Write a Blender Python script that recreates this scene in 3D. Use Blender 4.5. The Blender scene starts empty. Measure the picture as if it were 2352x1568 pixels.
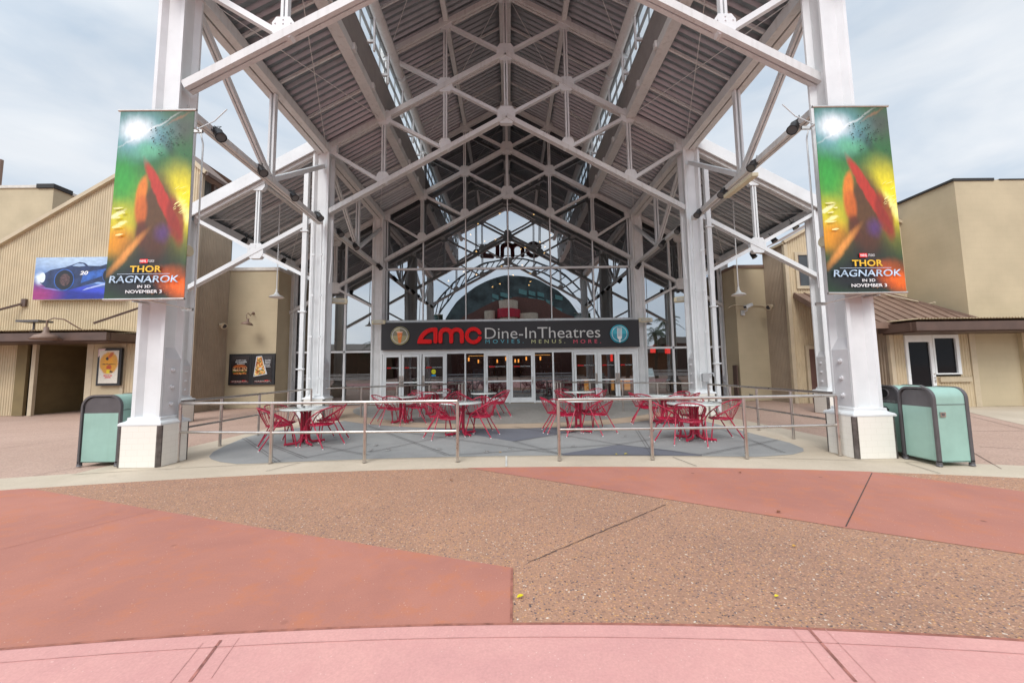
import bpy, bmesh, math, random
from mathutils import Vector, Matrix
R = math.radians
random.seed(7)
SC = bpy.context.scene
COL = SC.collection

# ------------------------------------------------------------------ camera
IW, IH = 2352.0, 1568.0            # working pixel frame of the photograph
FOC = 900.0
PITCH, YAW, ROLL = R(4.9), R(0.42), R(0.79)
PCX, PCY = 1176.0, 771.0
CAMZ = 1.5
fw = Vector((math.sin(YAW)*math.cos(PITCH), math.cos(YAW)*math.cos(PITCH), math.sin(PITCH)))
r0 = Vector((math.cos(YAW), -math.sin(YAW), 0))
u0 = r0.cross(fw)
rt = r0*math.cos(ROLL) - u0*math.sin(ROLL)
up = u0*math.cos(ROLL) + r0*math.sin(ROLL)
cam = bpy.data.cameras.new('camera')
cam_o = bpy.data.objects.new('camera', cam)
COL.objects.link(cam_o)
m = Matrix((rt, up, -fw)).transposed().to_4x4()
m.translation = Vector((0, 0, CAMZ))
cam_o.matrix_world = m
cam.sensor_width = 36.0
cam.lens = 36.0*FOC/IW
cam.shift_x = (IW/2-PCX)/IW
cam.shift_y = -(IH/2-PCY)/IW
cam.clip_start = 0.05
cam.clip_end = 2000
SC.camera = cam_o

def ray(px, py):
    return (rt*((px-PCX)/FOC) + up*((PCY-py)/FOC) + fw)
def atY(px, py, Y):
    d = ray(px, py); t = Y/d.y
    return Vector((d.x*t, Y, CAMZ+d.z*t))
def atX(px, py, X):
    d = ray(px, py); t = X/d.x
    return Vector((X, d.y*t, CAMZ+d.z*t))
def atZ(px, py, Z=0.0):
    d = ray(px, py); t = (Z-CAMZ)/d.z
    return Vector((d.x*t, d.y*t, Z))

# ------------------------------------------------------------------ world, sun, exposure
SUN_EL, SUN_AZ = R(46), R(200)      # azimuth: direction the sun stands in, measured from +Y towards +X
W = bpy.data.worlds.new("World"); SC.world = W; W.use_nodes = True
nt = W.node_tree; nt.nodes.clear()
N = nt.nodes.new; L = nt.links.new
out = N('ShaderNodeOutputWorld'); bg = N('ShaderNodeBackground')
sky = N('ShaderNodeTexSky'); sky.sky_type = 'NISHITA'; sky.sun_disc = False
sky.sun_elevation = SUN_EL; sky.sun_rotation = SUN_AZ
sky.air_density = 1.0; sky.dust_density = 2.0; sky.ozone_density = 1.0
tc = N('ShaderNodeTexCoord'); mp = N('ShaderNodeMapping'); mp.inputs['Scale'].default_value = (1.2, 1.2, 3.2)
mp.inputs['Rotation'].default_value = (0.15, 0.1, 0.5)
n1 = N('ShaderNodeTexNoise'); n1.inputs['Scale'].default_value = 1.7; n1.inputs['Detail'].default_value = 9; n1.inputs['Roughness'].default_value = .56
n1.inputs['Distortion'].default_value = .5
cr = N('ShaderNodeValToRGB'); cr.color_ramp.elements[0].position = .30; cr.color_ramp.elements[1].position = .66
cr.color_ramp.elements[0].color = (.85, .85, .85, 1); cr.color_ramp.elements[1].color = (.98, .98, .98, 1)
n2 = N('ShaderNodeTexNoise'); n2.inputs['Scale'].default_value = 3.0; n2.inputs['Detail'].default_value = 7; n2.inputs['Distortion'].default_value = .45
cr2 = N('ShaderNodeValToRGB'); cr2.color_ramp.elements[0].position = .3; cr2.color_ramp.elements[1].position = .68
cr2.color_ramp.elements[0].color = (5.4, 6.4, 7.55, 1); cr2.color_ramp.elements[1].color = (8.2, 8.55, 8.95, 1)
mx = N('ShaderNodeMixRGB')
L(tc.outputs['Generated'], mp.inputs['Vector']); L(mp.outputs['Vector'], n1.inputs['Vector']); L(mp.outputs['Vector'], n2.inputs['Vector'])
L(n1.outputs['Fac'], cr.inputs['Fac']); L(n2.outputs['Fac'], cr2.inputs['Fac'])
L(cr.outputs['Color'], mx.inputs['Fac']); L(sky.outputs['Color'], mx.inputs['Color1']); L(cr2.outputs['Color'], mx.inputs['Color2'])
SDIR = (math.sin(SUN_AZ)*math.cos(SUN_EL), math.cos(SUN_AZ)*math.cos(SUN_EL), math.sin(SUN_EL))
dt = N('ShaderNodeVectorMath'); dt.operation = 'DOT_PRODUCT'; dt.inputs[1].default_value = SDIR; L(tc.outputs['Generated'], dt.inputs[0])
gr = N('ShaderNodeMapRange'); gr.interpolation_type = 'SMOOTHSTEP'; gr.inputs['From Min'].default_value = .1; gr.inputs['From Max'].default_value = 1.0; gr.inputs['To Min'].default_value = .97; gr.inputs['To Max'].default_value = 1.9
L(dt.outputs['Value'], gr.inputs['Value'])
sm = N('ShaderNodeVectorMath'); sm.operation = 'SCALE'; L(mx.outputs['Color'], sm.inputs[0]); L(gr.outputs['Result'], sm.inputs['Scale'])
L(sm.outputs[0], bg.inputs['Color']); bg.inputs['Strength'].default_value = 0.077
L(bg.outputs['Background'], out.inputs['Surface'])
sun = bpy.data.lights.new('sun', 'SUN'); sun.energy = 1.35; sun.angle = R(26); sun.color = (1, .97, .93)
sun_o = bpy.data.objects.new('sun', sun); COL.objects.link(sun_o)
sd = Vector((math.sin(SUN_AZ)*math.cos(SUN_EL), math.cos(SUN_AZ)*math.cos(SUN_EL), math.sin(SUN_EL)))
sun_o.rotation_euler = sd.to_track_quat('Z', 'Y').to_euler()
SC.view_settings.view_transform = 'Standard'; SC.view_settings.look = 'None'
SC.view_settings.exposure = 0.56; SC.view_settings.gamma = 1.0
SC.render.engine = 'CYCLES'
SC.cycles.max_bounces = 8; SC.cycles.transparent_max_bounces = 24; SC.cycles.diffuse_bounces = 4; SC.cycles.glossy_bounces = 4
SC.render.resolution_x = 1024; SC.render.resolution_y = 682

# ------------------------------------------------------------------ materials
MATS = {}
def lin(h):
    v = [int(h[i:i+2], 16)/255 for i in (0, 2, 4)]
    return tuple(x/12.92 if x <= .04045 else ((x+.055)/1.055)**2.4 for x in v)
def mat(name, col, rough=.6, metal=0, var=.08, vscale=3.0, bump=0, bscale=40, col2=None, spec=.5, stretch=(1, 1, 1), detail=5, streak=0, coat=0):
    if name in MATS: return MATS[name]
    mt = bpy.data.materials.new(name); mt.use_nodes = True
    n = mt.node_tree; b = n.nodes['Principled BSDF']
    b.inputs['Roughness'].default_value = rough; b.inputs['Metallic'].default_value = metal
    b.inputs['Specular IOR Level'].default_value = spec
    if coat: b.inputs['Coat Weight'].default_value = coat; b.inputs['Coat Roughness'].default_value = .08
    t = n.nodes.new('ShaderNodeTexCoord'); mpn = n.nodes.new('ShaderNodeMapping'); mpn.inputs['Scale'].default_value = stretch
    n.links.new(t.outputs['Object'], mpn.inputs['Vector'])
    ns = n.nodes.new('ShaderNodeTexNoise'); ns.inputs['Scale'].default_value = vscale; ns.inputs['Detail'].default_value = detail; ns.inputs['Roughness'].default_value = .62
    n.links.new(mpn.outputs['Vector'], ns.inputs['Vector'])
    r = n.nodes.new('ShaderNodeValToRGB')
    c2 = col2 if col2 else tuple(c*(1-3*var) for c in col)
    c1 = tuple(min(1, c*(1+var)) for c in col) if not col2 else col
    r.color_ramp.elements[0].position = .3; r.color_ramp.elements[1].position = .62
    r.color_ramp.elements[0].color = (*c2, 1); r.color_ramp.elements[1].color = (*c1, 1)
    n.links.new(ns.outputs['Fac'], r.inputs['Fac'])
    last = r.outputs['Color']
    if streak:
        mp2 = n.nodes.new('ShaderNodeMapping'); mp2.inputs['Scale'].default_value = (5, 5, .35)
        n.links.new(t.outputs['Object'], mp2.inputs['Vector'])
        s = n.nodes.new('ShaderNodeTexNoise'); s.inputs['Scale'].default_value = 2.2; s.inputs['Detail'].default_value = 6
        n.links.new(mp2.outputs['Vector'], s.inputs['Vector'])
        sr = n.nodes.new('ShaderNodeValToRGB'); sr.color_ramp.elements[0].position = .52; sr.color_ramp.elements[1].position = .75
        n.links.new(s.outputs['Fac'], sr.inputs['Fac'])
        mm = n.nodes.new('ShaderNodeMath'); mm.operation = 'MULTIPLY'; mm.inputs[1].default_value = streak
        n.links.new(sr.outputs['Color'], mm.inputs[0])
        mxx = n.nodes.new('ShaderNodeMixRGB'); mxx.inputs['Color2'].default_value = (col[0]*.45, col[1]*.40, col[2]*.34, 1)
        n.links.new(mm.outputs[0], mxx.inputs['Fac']); n.links.new(last, mxx.inputs['Color1']); last = mxx.outputs['Color']
    n.links.new(last, b.inputs['Base Color'])
    rr = n.nodes.new('ShaderNodeMapRange'); rr.inputs['To Min'].default_value = max(0, rough-.07); rr.inputs['To Max'].default_value = min(1, rough+.1)
    n.links.new(ns.outputs['Fac'], rr.inputs['Value']); n.links.new(rr.outputs['Result'], b.inputs['Roughness'])
    if bump:
        nb = n.nodes.new('ShaderNodeTexNoise'); nb.inputs['Scale'].default_value = bscale; nb.inputs['Detail'].default_value = 3
        n.links.new(mpn.outputs['Vector'], nb.inputs['Vector'])
        bp = n.nodes.new('ShaderNodeBump'); bp.inputs['Strength'].default_value = bump; bp.inputs['Distance'].default_value = .02
        n.links.new(nb.outputs['Fac'], bp.inputs['Height']); n.links.new(bp.outputs['Normal'], b.inputs['Normal'])
    MATS[name] = mt
    return mt
def emis(name, col, s):
    if name in MATS: return MATS[name]
    mt = bpy.data.materials.new(name); mt.use_nodes = True
    b = mt.node_tree.nodes['Principled BSDF']; b.inputs['Base Color'].default_value = (*[c*.5 for c in col], 1)
    b.inputs['Emission Color'].default_value = (*col, 1); b.inputs['Emission Strength'].default_value = s
    MATS[name] = mt; return mt
def glass(name, refl, tint, wob=.03, wscale=1.2):
    mt = bpy.data.materials.new(name); mt.use_nodes = True
    n = mt.node_tree; n.nodes.clear(); o = n.nodes.new('ShaderNodeOutputMaterial')
    tr = n.nodes.new('ShaderNodeBsdfTransparent'); tr.inputs['Color'].default_value = (*tint, 1)
    gl = n.nodes.new('ShaderNodeBsdfGlossy'); gl.inputs['Roughness'].default_value = .01; gl.inputs['Color'].default_value = (.92, .96, 1, 1)
    mxn = n.nodes.new('ShaderNodeMixShader')
    lw = n.nodes.new('ShaderNodeLayerWeight'); lw.inputs['Blend'].default_value = .35
    mr = n.nodes.new('ShaderNodeMapRange'); mr.inputs['To Min'].default_value = refl; mr.inputs['To Max'].default_value = 1
    n.links.new(lw.outputs['Fresnel'], mr.inputs['Value']); n.links.new(mr.outputs['Result'], mxn.inputs['Fac'])
    n.links.new(tr.outputs[0], mxn.inputs[1]); n.links.new(gl.outputs[0], mxn.inputs[2]); n.links.new(mxn.outputs[0], o.inputs['Surface'])
    if wob:
        t = n.nodes.new('ShaderNodeTexCoord'); ns = n.nodes.new('ShaderNodeTexNoise'); ns.inputs['Scale'].default_value = wscale; ns.inputs['Detail'].default_value = 1
        n.links.new(t.outputs['Object'], ns.inputs['Vector'])
        bp = n.nodes.new('ShaderNodeBump'); bp.inputs['Strength'].default_value = wob; bp.inputs['Distance'].default_value = .1
        n.links.new(ns.outputs['Fac'], bp.inputs['Height']); n.links.new(bp.outputs['Normal'], gl.inputs['Normal'])
    MATS[name] = mt; return mt
WHITE = mat('white_paint', (.70, .72, .725), .45, var=.03, vscale=1.5, bump=.05, bscale=30, streak=.05)
WHITEC = mat('dusty_white_paint', (.72, .73, .725), .5, var=.04, vscale=2, bump=.06, bscale=30, streak=.35)
WHITED = mat('weathered_white_paint', (.655, .66, .65), .55, var=.025, vscale=2.5, bump=.08, bscale=30, streak=.28)
DECK = mat('galvanised_deck', (.315, .35, .37), .36, metal=.75, var=.04, vscale=4, bump=.06, bscale=60)
TILE = None
STEEL = mat('brushed_steel', (.62, .58, .54), .28, metal=1, var=.05, vscale=8)
RED = mat('red_enamel', lin('B00E3A'), .28, var=.08, vscale=8, coat=.4)
TTOP = mat('white_laminate', (.62, .66, .63), .12, var=.02, vscale=5, coat=.6)
RUB = mat('white_rubber', (.7, .7, .68), .6)
MINT = mat('mint_paint', lin('95B8AC'), .42, var=.04, vscale=2, bump=.02, streak=.12)
DARKM = mat('dark_bronze_paint', (.095, .088, .092), .4, var=.06, vscale=4)
BLACK = mat('black_metal', (.018, .018, .020), .45, var=.1, vscale=10)
LENS = mat('lamp_lens', (.14, .14, .14), .1, var=.05)
TAN = mat('tan_stucco', (.52, .43, .285), .9, var=.035, vscale=1.3, bump=.25, bscale=18, streak=.06)
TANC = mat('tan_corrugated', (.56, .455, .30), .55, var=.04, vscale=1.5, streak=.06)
TANC_SHADE = mat('shaded_tan_corrugated', (.36, .28, .20), .55, var=.05, vscale=1.5, streak=.08)  # tan ribbed metal with the shade of the side faces put into its colour
TRIM = mat('tan_trim', (.52, .43, .30), .6, var=.04)
BROWN = mat('brown_metal', lin('7E6658'), .5, var=.07, vscale=2)
DBROWN = mat('dark_brown_metal', lin('5A463D'), .5, var=.08, vscale=2)
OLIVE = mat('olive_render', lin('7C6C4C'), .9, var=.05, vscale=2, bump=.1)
ALU = mat('white_aluminium', (.80, .82, .82), .35, var=.02, vscale=3)
CREAM = mat('cream_plastic', lin('D6CDAF'), .45, var=.04)
TAR = mat('roof_edge_tar', (.03, .03, .03), .8)
SIGNB = mat('sign_charcoal', (.021, .020, .023), .45, var=.05, vscale=2)
SIGNR = mat('sign_red', (.84, .004, .006), .32, var=.02, coat=.15, spec=.3)
SIGNW = mat('sign_silver', (.66, .66, .64), .4, var=.03)
INK = mat('white_ink', (.85, .85, .85), .5, var=.01)
GLU = glass('gable_glass', .34, (.10, .11, .11), .022, .8)
GLD = glass('door_glass', .16, (.62, .64, .63), .02)
GLC = glass('clerestory_glass', .03, (.93, .96, .97), 0)
GLC.node_tree.nodes['Map Range'].inputs['To Max'].default_value = .25
GLW = glass('dark_window_glass', .12, (.2, .2, .2), .02)

def tile_mat():
    mt = bpy.data.materials.new('cream_glazed_tile'); mt.use_nodes = True; n = mt.node_tree; b = n.nodes['Principled BSDF']
    t = n.nodes.new('ShaderNodeTexCoord'); sp = n.nodes.new('ShaderNodeSeparateXYZ'); cb = n.nodes.new('ShaderNodeCombineXYZ'); ad = n.nodes.new('ShaderNodeMath')
    n.links.new(t.outputs['Object'], sp.inputs[0]); n.links.new(sp.outputs['X'], ad.inputs[0]); n.links.new(sp.outputs['Y'], ad.inputs[1])
    n.links.new(ad.outputs[0], cb.inputs['X']); n.links.new(sp.outputs['Z'], cb.inputs['Y'])
    br = n.nodes.new('ShaderNodeTexBrick'); br.inputs['Scale'].default_value = 1; br.inputs['Brick Width'].default_value = .19; br.inputs['Row Height'].default_value = .095
    br.inputs['Mortar Size'].default_value = .0022; br.inputs['Mortar Smooth'].default_value = .3
    br.inputs['Color1'].default_value = (.80, .77, .70, 1); br.inputs['Color2'].default_value = (.79, .76, .69, 1); br.inputs['Mortar'].default_value = (.69, .655, .575, 1)
    n.links.new(cb.outputs[0], br.inputs['Vector']); n.links.new(br.outputs['Color'], b.inputs['Base Color'])
    b.inputs['Roughness'].default_value = .3
    bp = n.nodes.new('ShaderNodeBump'); bp.inputs['Strength'].default_value = .25; bp.inputs['Distance'].default_value = .003; bp.invert = True
    n.links.new(br.outputs['Fac'], bp.inputs['Height']); n.links.new(bp.outputs['Normal'], b.inputs['Normal'])
    return mt
TILE = tile_mat()
def block_mat(name, col, bw=.4, rh=.2, dark=.84):
    mt = bpy.data.materials.new(name); mt.use_nodes = True; n = mt.node_tree; b = n.nodes['Principled BSDF']
    t = n.nodes.new('ShaderNodeTexCoord'); sp = n.nodes.new('ShaderNodeSeparateXYZ'); cb = n.nodes.new('ShaderNodeCombineXYZ'); ad = n.nodes.new('ShaderNodeMath')
    n.links.new(t.outputs['Object'], sp.inputs[0]); n.links.new(sp.outputs['X'], ad.inputs[0]); n.links.new(sp.outputs['Y'], ad.inputs[1])
    n.links.new(ad.outputs[0], cb.inputs['X']); n.links.new(sp.outputs['Z'], cb.inputs['Y'])
    br = n.nodes.new('ShaderNodeTexBrick'); br.inputs['Scale'].default_value = 1; br.inputs['Brick Width'].default_value = bw; br.inputs['Row Height'].default_value = rh
    br.inputs['Mortar Size'].default_value = .004; br.inputs['Mortar Smooth'].default_value = .6
    br.inputs['Color1'].default_value = (*col, 1); br.inputs['Color2'].default_value = (*[c*.985 for c in col], 1); br.inputs['Mortar'].default_value = (*[c*dark for c in col], 1)
    ns = n.nodes.new('ShaderNodeTexNoise'); ns.inputs['Scale'].default_value = .9; ns.inputs['Detail'].default_value = 7
    n.links.new(t.outputs['Object'], ns.inputs['Vector'])
    nm = n.nodes.new('ShaderNodeMapRange'); nm.inputs['From Min'].default_value = .3; nm.inputs['From Max'].default_value = .7; nm.inputs['To Min'].default_value = .87; nm.inputs['To Max'].default_value = 1.04
    n.links.new(ns.outputs['Fac'], nm.inputs['Value'])
    mu = n.nodes.new('ShaderNodeVectorMath'); mu.operation = 'SCALE'; n.links.new(br.outputs['Color'], mu.inputs[0]); n.links.new(nm.outputs['Result'], mu.inputs['Scale'])
    n.links.new(cb.outputs[0], br.inputs['Vector']); n.links.new(mu.outputs[0], b.inputs['Base Color']); b.inputs['Roughness'].default_value = .85
    bp = n.nodes.new('ShaderNodeBump'); bp.inputs['Strength'].default_value = .3; bp.inputs['Distance'].default_value = .006; bp.invert = True
    n.links.new(br.outputs['Fac'], bp.inputs['Height'])
    nb = n.nodes.new('ShaderNodeTexNoise'); nb.inputs['Scale'].default_value = 45; n.links.new(t.outputs['Object'], nb.inputs['Vector'])
    b2 = n.nodes.new('ShaderNodeBump'); b2.inputs['Strength'].default_value = .2; b2.inputs['Distance'].default_value = .006
    n.links.new(nb.outputs['Fac'], b2.inputs['Height']); n.links.new(bp.outputs['Normal'], b2.inputs['Normal']); n.links.new(b2.outputs['Normal'], b.inputs['Normal'])
    return mt
TANB = block_mat('tan_painted_block', (.505, .42, .28), dark=.90)

# ground materials
def gmat(name, base, alt, fine, finescale, speck=None, staincol=None, gum=0, dense=False, speckcols=None, bump=.2, rough=.85, stain=.12, stainscale=.6, stretch=(1, 1, 1)):
    mt = bpy.data.materials.new(name); mt.use_nodes = True; n = mt.node_tree; b = n.nodes['Principled BSDF']
    t = n.nodes.new('ShaderNodeTexCoord'); mpn = n.nodes.new('ShaderNodeMapping'); mpn.inputs['Scale'].default_value = stretch
    n.links.new(t.outputs['Object'], mpn.inputs['Vector'])
    a = n.nodes.new('ShaderNodeTexNoise'); a.inputs['Scale'].default_value = stainscale; a.inputs['Detail'].default_value = 8; a.inputs['Roughness'].default_value = .65; a.inputs['Distortion'].default_value = .4
    n.links.new(mpn.outputs['Vector'], a.inputs['Vector'])
    r = n.nodes.new('ShaderNodeValToRGB'); r.color_ramp.elements[0].position = .36; r.color_ramp.elements[1].position = .66
    r.color_ramp.elements[0].color = (*alt, 1); r.color_ramp.elements[1].color = (*base, 1); n.links.new(a.outputs['Fac'], r.inputs['Fac'])
    last = r.outputs['Color']
    f = n.nodes.new('ShaderNodeTexNoise'); f.inputs['Scale'].default_value = finescale; f.inputs['Detail'].default_value = 4; f.inputs['Roughness'].default_value = .7
    n.links.new(t.outputs['Object'], f.inputs['Vector'])
    fm = n.nodes.new('ShaderNodeMapRange'); fm.inputs['From Min'].default_value = .3; fm.inputs['From Max'].default_value = .7; fm.inputs['To Min'].default_value = 1-fine; fm.inputs['To Max'].default_value = 1+fine
    n.links.new(f.outputs['Fac'], fm.inputs['Value'])
    mu = n.nodes.new('ShaderNodeVectorMath'); mu.operation = 'SCALE'; n.links.new(last, mu.inputs[0]); n.links.new(fm.outputs['Result'], mu.inputs['Scale'])
    last = mu.outputs[0]; hgt = f.outputs['Fac']
    # blotchy stains
    s = n.nodes.new('ShaderNodeTexNoise'); s.inputs['Scale'].default_value = stainscale*4.5; s.inputs['Detail'].default_value = 10; s.inputs['Roughness'].default_value = .75
    n.links.new(mpn.outputs['Vector'], s.inputs['Vector'])
    sr = n.nodes.new('ShaderNodeMapRange'); sr.inputs['From Min'].default_value = .50 if staincol else .56; sr.inputs['From Max'].default_value = .62 if staincol else .72; sr.inputs['To Min'].default_value = 0; sr.inputs['To Max'].default_value = stain*3
    n.links.new(s.outputs['Fac'], sr.inputs['Value'])
    mxn = n.nodes.new('ShaderNodeMixRGB'); mxn.inputs['Color2'].default_value = (*(staincol or [c*.62 for c in alt]), 1)
    n.links.new(sr.outputs['Result'], mxn.inputs['Fac']); n.links.new(last, mxn.inputs['Color1']); last = mxn.outputs['Color']
    if gum:
        gv = n.nodes.new('ShaderNodeTexVoronoi'); gv.inputs['Scale'].default_value = gum; n.links.new(t.outputs['Object'], gv.inputs['Vector'])
        gs = n.nodes.new('ShaderNodeSeparateColor'); n.links.new(gv.outputs['Color'], gs.inputs['Color'])
        g1 = n.nodes.new('ShaderNodeMapRange'); g1.inputs['From Min'].default_value = .05; g1.inputs['From Max'].default_value = .09; g1.inputs['To Min'].default_value = 1; g1.inputs['To Max'].default_value = 0; n.links.new(gv.outputs['Distance'], g1.inputs['Value'])
        g2_ = n.nodes.new('ShaderNodeMapRange'); g2_.inputs['From Min'].default_value = .62; g2_.inputs['From Max'].default_value = .95; g2_.inputs['To Max'].default_value = .75; n.links.new(gs.outputs['Red'], g2_.inputs['Value'])
        g3 = n.nodes.new('ShaderNodeMath'); g3.operation = 'MULTIPLY'; n.links.new(g1.outputs['Result'], g3.inputs[0]); n.links.new(g2_.outputs['Result'], g3.inputs[1])
        gx = n.nodes.new('ShaderNodeMixRGB'); gx.inputs['Color2'].default_value = (*[c*.38 for c in base], 1); n.links.new(g3.outputs[0], gx.inputs['Fac']); n.links.new(last, gx.inputs['Color1']); last = gx.outputs['Color']
        hv = n.nodes.new('ShaderNodeTexVoronoi'); hv.inputs['Scale'].default_value = 42; n.links.new(t.outputs['Object'], hv.inputs['Vector'])
        hs = n.nodes.new('ShaderNodeSeparateColor'); n.links.new(hv.outputs['Color'], hs.inputs['Color'])
        h1 = n.nodes.new('ShaderNodeMapRange'); h1.inputs['From Min'].default_value = .10; h1.inputs['From Max'].default_value = .18; h1.inputs['To Min'].default_value = 1; h1.inputs['To Max'].default_value = 0; n.links.new(hv.outputs['Distance'], h1.inputs['Value'])
        h2 = n.nodes.new('ShaderNodeMapRange'); h2.inputs['From Min'].default_value = .80; h2.inputs['From Max'].default_value = .95; h2.inputs['To Max'].default_value = .5; n.links.new(hs.outputs['Green'], h2.inputs['Value'])
        h3 = n.nodes.new('ShaderNodeMath'); h3.operation = 'MULTIPLY'; n.links.new(h1.outputs['Result'], h3.inputs[0]); n.links.new(h2.outputs['Result'], h3.inputs[1])
        hx = n.nodes.new('ShaderNodeMixRGB'); hx.inputs['Color2'].default_value = (.85, .68, .60, 1); n.links.new(h3.outputs[0], hx.inputs['Fac']); n.links.new(last, hx.inputs['Color1']); last = hx.outputs['Color']
    if speck:
        v = n.nodes.new('ShaderNodeTexVoronoi'); v.inputs['Scale'].default_value = speck; v.inputs['Randomness'].default_value = 1
        wv = n.nodes.new('ShaderNodeTexNoise'); wv.inputs['Scale'].default_value = speck*.7
        n.links.new(t.outputs['Object'], wv.inputs['Vector'])
        av = n.nodes.new('ShaderNodeMixRGB'); av.blend_type = 'LINEAR_LIGHT'; av.inputs['Fac'].default_value = .012
        n.links.new(t.outputs['Object'], av.inputs['Color1']); n.links.new(wv.outputs['Color'], av.inputs['Color2']); n.links.new(av.outputs['Color'], v.inputs['Vector'])
        sp = n.nodes.new('ShaderNodeSeparateColor'); n.links.new(v.outputs['Color'], sp.inputs['Color'])
        cr = n.nodes.new('ShaderNodeValToRGB'); cr.color_ramp.interpolation = 'CONSTANT'
        els = cr.color_ramp.elements
        els[0].position = 0; els[0].color = (*speckcols[0][1], 1); els[1].position = speckcols[1][0]; els[1].color = (*speckcols[1][1], 1)
        for p, c in speckcols[2:]:
            e = els.new(p); e.color = (*c, 1)
        n.links.new(sp.outputs['Red'], cr.inputs['Fac'])
        dm = n.nodes.new('ShaderNodeMapRange'); dm.inputs['From Min'].default_value = .32; dm.inputs['From Max'].default_value = .5; dm.inputs['To Min'].default_value = 1; dm.inputs['To Max'].default_value = 0
        n.links.new(v.outputs['Distance'], dm.inputs['Value'])
        mk = n.nodes.new('ShaderNodeMath'); mk.operation = 'MULTIPLY'
        gm = n.nodes.new('ShaderNodeMapRange'); gm.inputs['From Min'].default_value = -1 if dense else .28; gm.inputs['From Max'].default_value = -.5 if dense else .45
        n.links.new(sp.outputs['Green'], gm.inputs['Value'])
        n.links.new(dm.outputs['Result'], mk.inputs[0]); n.links.new(gm.outputs['Result'], mk.inputs[1])
        mx2 = n.nodes.new('ShaderNodeMixRGB'); n.links.new(mk.outputs[0], mx2.inputs['Fac']); n.links.new(last, mx2.inputs['Color1']); n.links.new(cr.outputs['Color'], mx2.inputs['Color2'])
        last = mx2.outputs['Color']; hgt = dm.outputs['Result']
    n.links.new(last, b.inputs['Base Color'])
    b.inputs['Roughness'].default_value = rough; b.inputs['Specular IOR Level'].default_value = .35
    bp = n.nodes.new('ShaderNodeBump'); bp.inputs['Strength'].default_value = bump; bp.inputs['Distance'].default_value = .004
    n.links.new(hgt, bp.inputs['Height']); n.links.new(bp.outputs['Normal'], b.inputs['Normal'])
    MATS[name] = mt; return mt
G_AGG = gmat('exposed_aggregate', (.46, .255, .16), (.35, .20, .135), .14, 60, dense=True, speck=62, bump=.7, stain=.05, stainscale=.5,
   speckcols=[(0, (.57, .31, .20)), (.24, (.38, .215, .15)), (.42, (.60, .40, .28)), (.52, (.25, .155, .13)), (.64, (.15, .12, .13)), (.72, (.62, .33, .15)), (.84, (.48, .28, .21)), (.93, (.74, .64, .54)), (.95, (.07, .06, .07))])
G_RED = gmat('red_stained_concrete', (.485, .205, .15), (.405, .17, .13), .07, 90, staincol=(.52, .185, .09), gum=3.1, bump=.15, stain=.17, stainscale=.75)
G_PINK = gmat('pink_broomed_concrete', (.69, .365, .325), (.59, .30, .28), .08, 70, staincol=(.62, .30, .28), gum=4.3, bump=.25, stain=.12, stainscale=1.1)
G_BEIGE = gmat('beige_concrete', (.60, .51, .40), (.50, .42, .32), .06, 40, gum=1.7, bump=.1, stain=.10, stainscale=.5)
G_TAN = gmat('orange_tan_concrete', (.50, .385, .285), (.43, .33, .24), .05, 40, bump=.1, stain=.10, stainscale=.7)
G_GREY = gmat('grey_concrete', (.325, .325, .315), (.265, .265, .26), .05, 30, bump=.1, stain=.14, stainscale=.7)
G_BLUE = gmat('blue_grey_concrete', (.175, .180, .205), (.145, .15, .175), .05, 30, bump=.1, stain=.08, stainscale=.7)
G_PLAZA = gmat('pink_washed_concrete', (.50, .345, .275), (.43, .29, .225), .10, 35, speck=34, bump=.3, stain=.10, stainscale=.35,
   speckcols=[(0, (.50, .34, .27)), (.3, (.38, .25, .20)), (.5, (.56, .40, .31)), (.8, (.33, .24, .20))])
G_STAMP = gmat('grey_stamped_paving', (.32, .305, .28), (.25, .235, .21), .10, 25, speck=9, bump=.6, rough=.5, stain=.12, stainscale=.6,
   speckcols=[(0, (.32, .30, .28)), (.3, (.26, .245, .225)), (.5, (.37, .35, .32)), (.8, (.29, .27, .245))])
G_JOINT = mat('dark_joint', (.09, .065, .055), .9, var=.2, vscale=20)
G_RJOINT = mat('red_joint', (.36, .14, .10), .9, var=.15, vscale=12)
G_GJOINT = mat('grey_joint', (.13, .12, .12), .9, var=.15, vscale=12)

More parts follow.
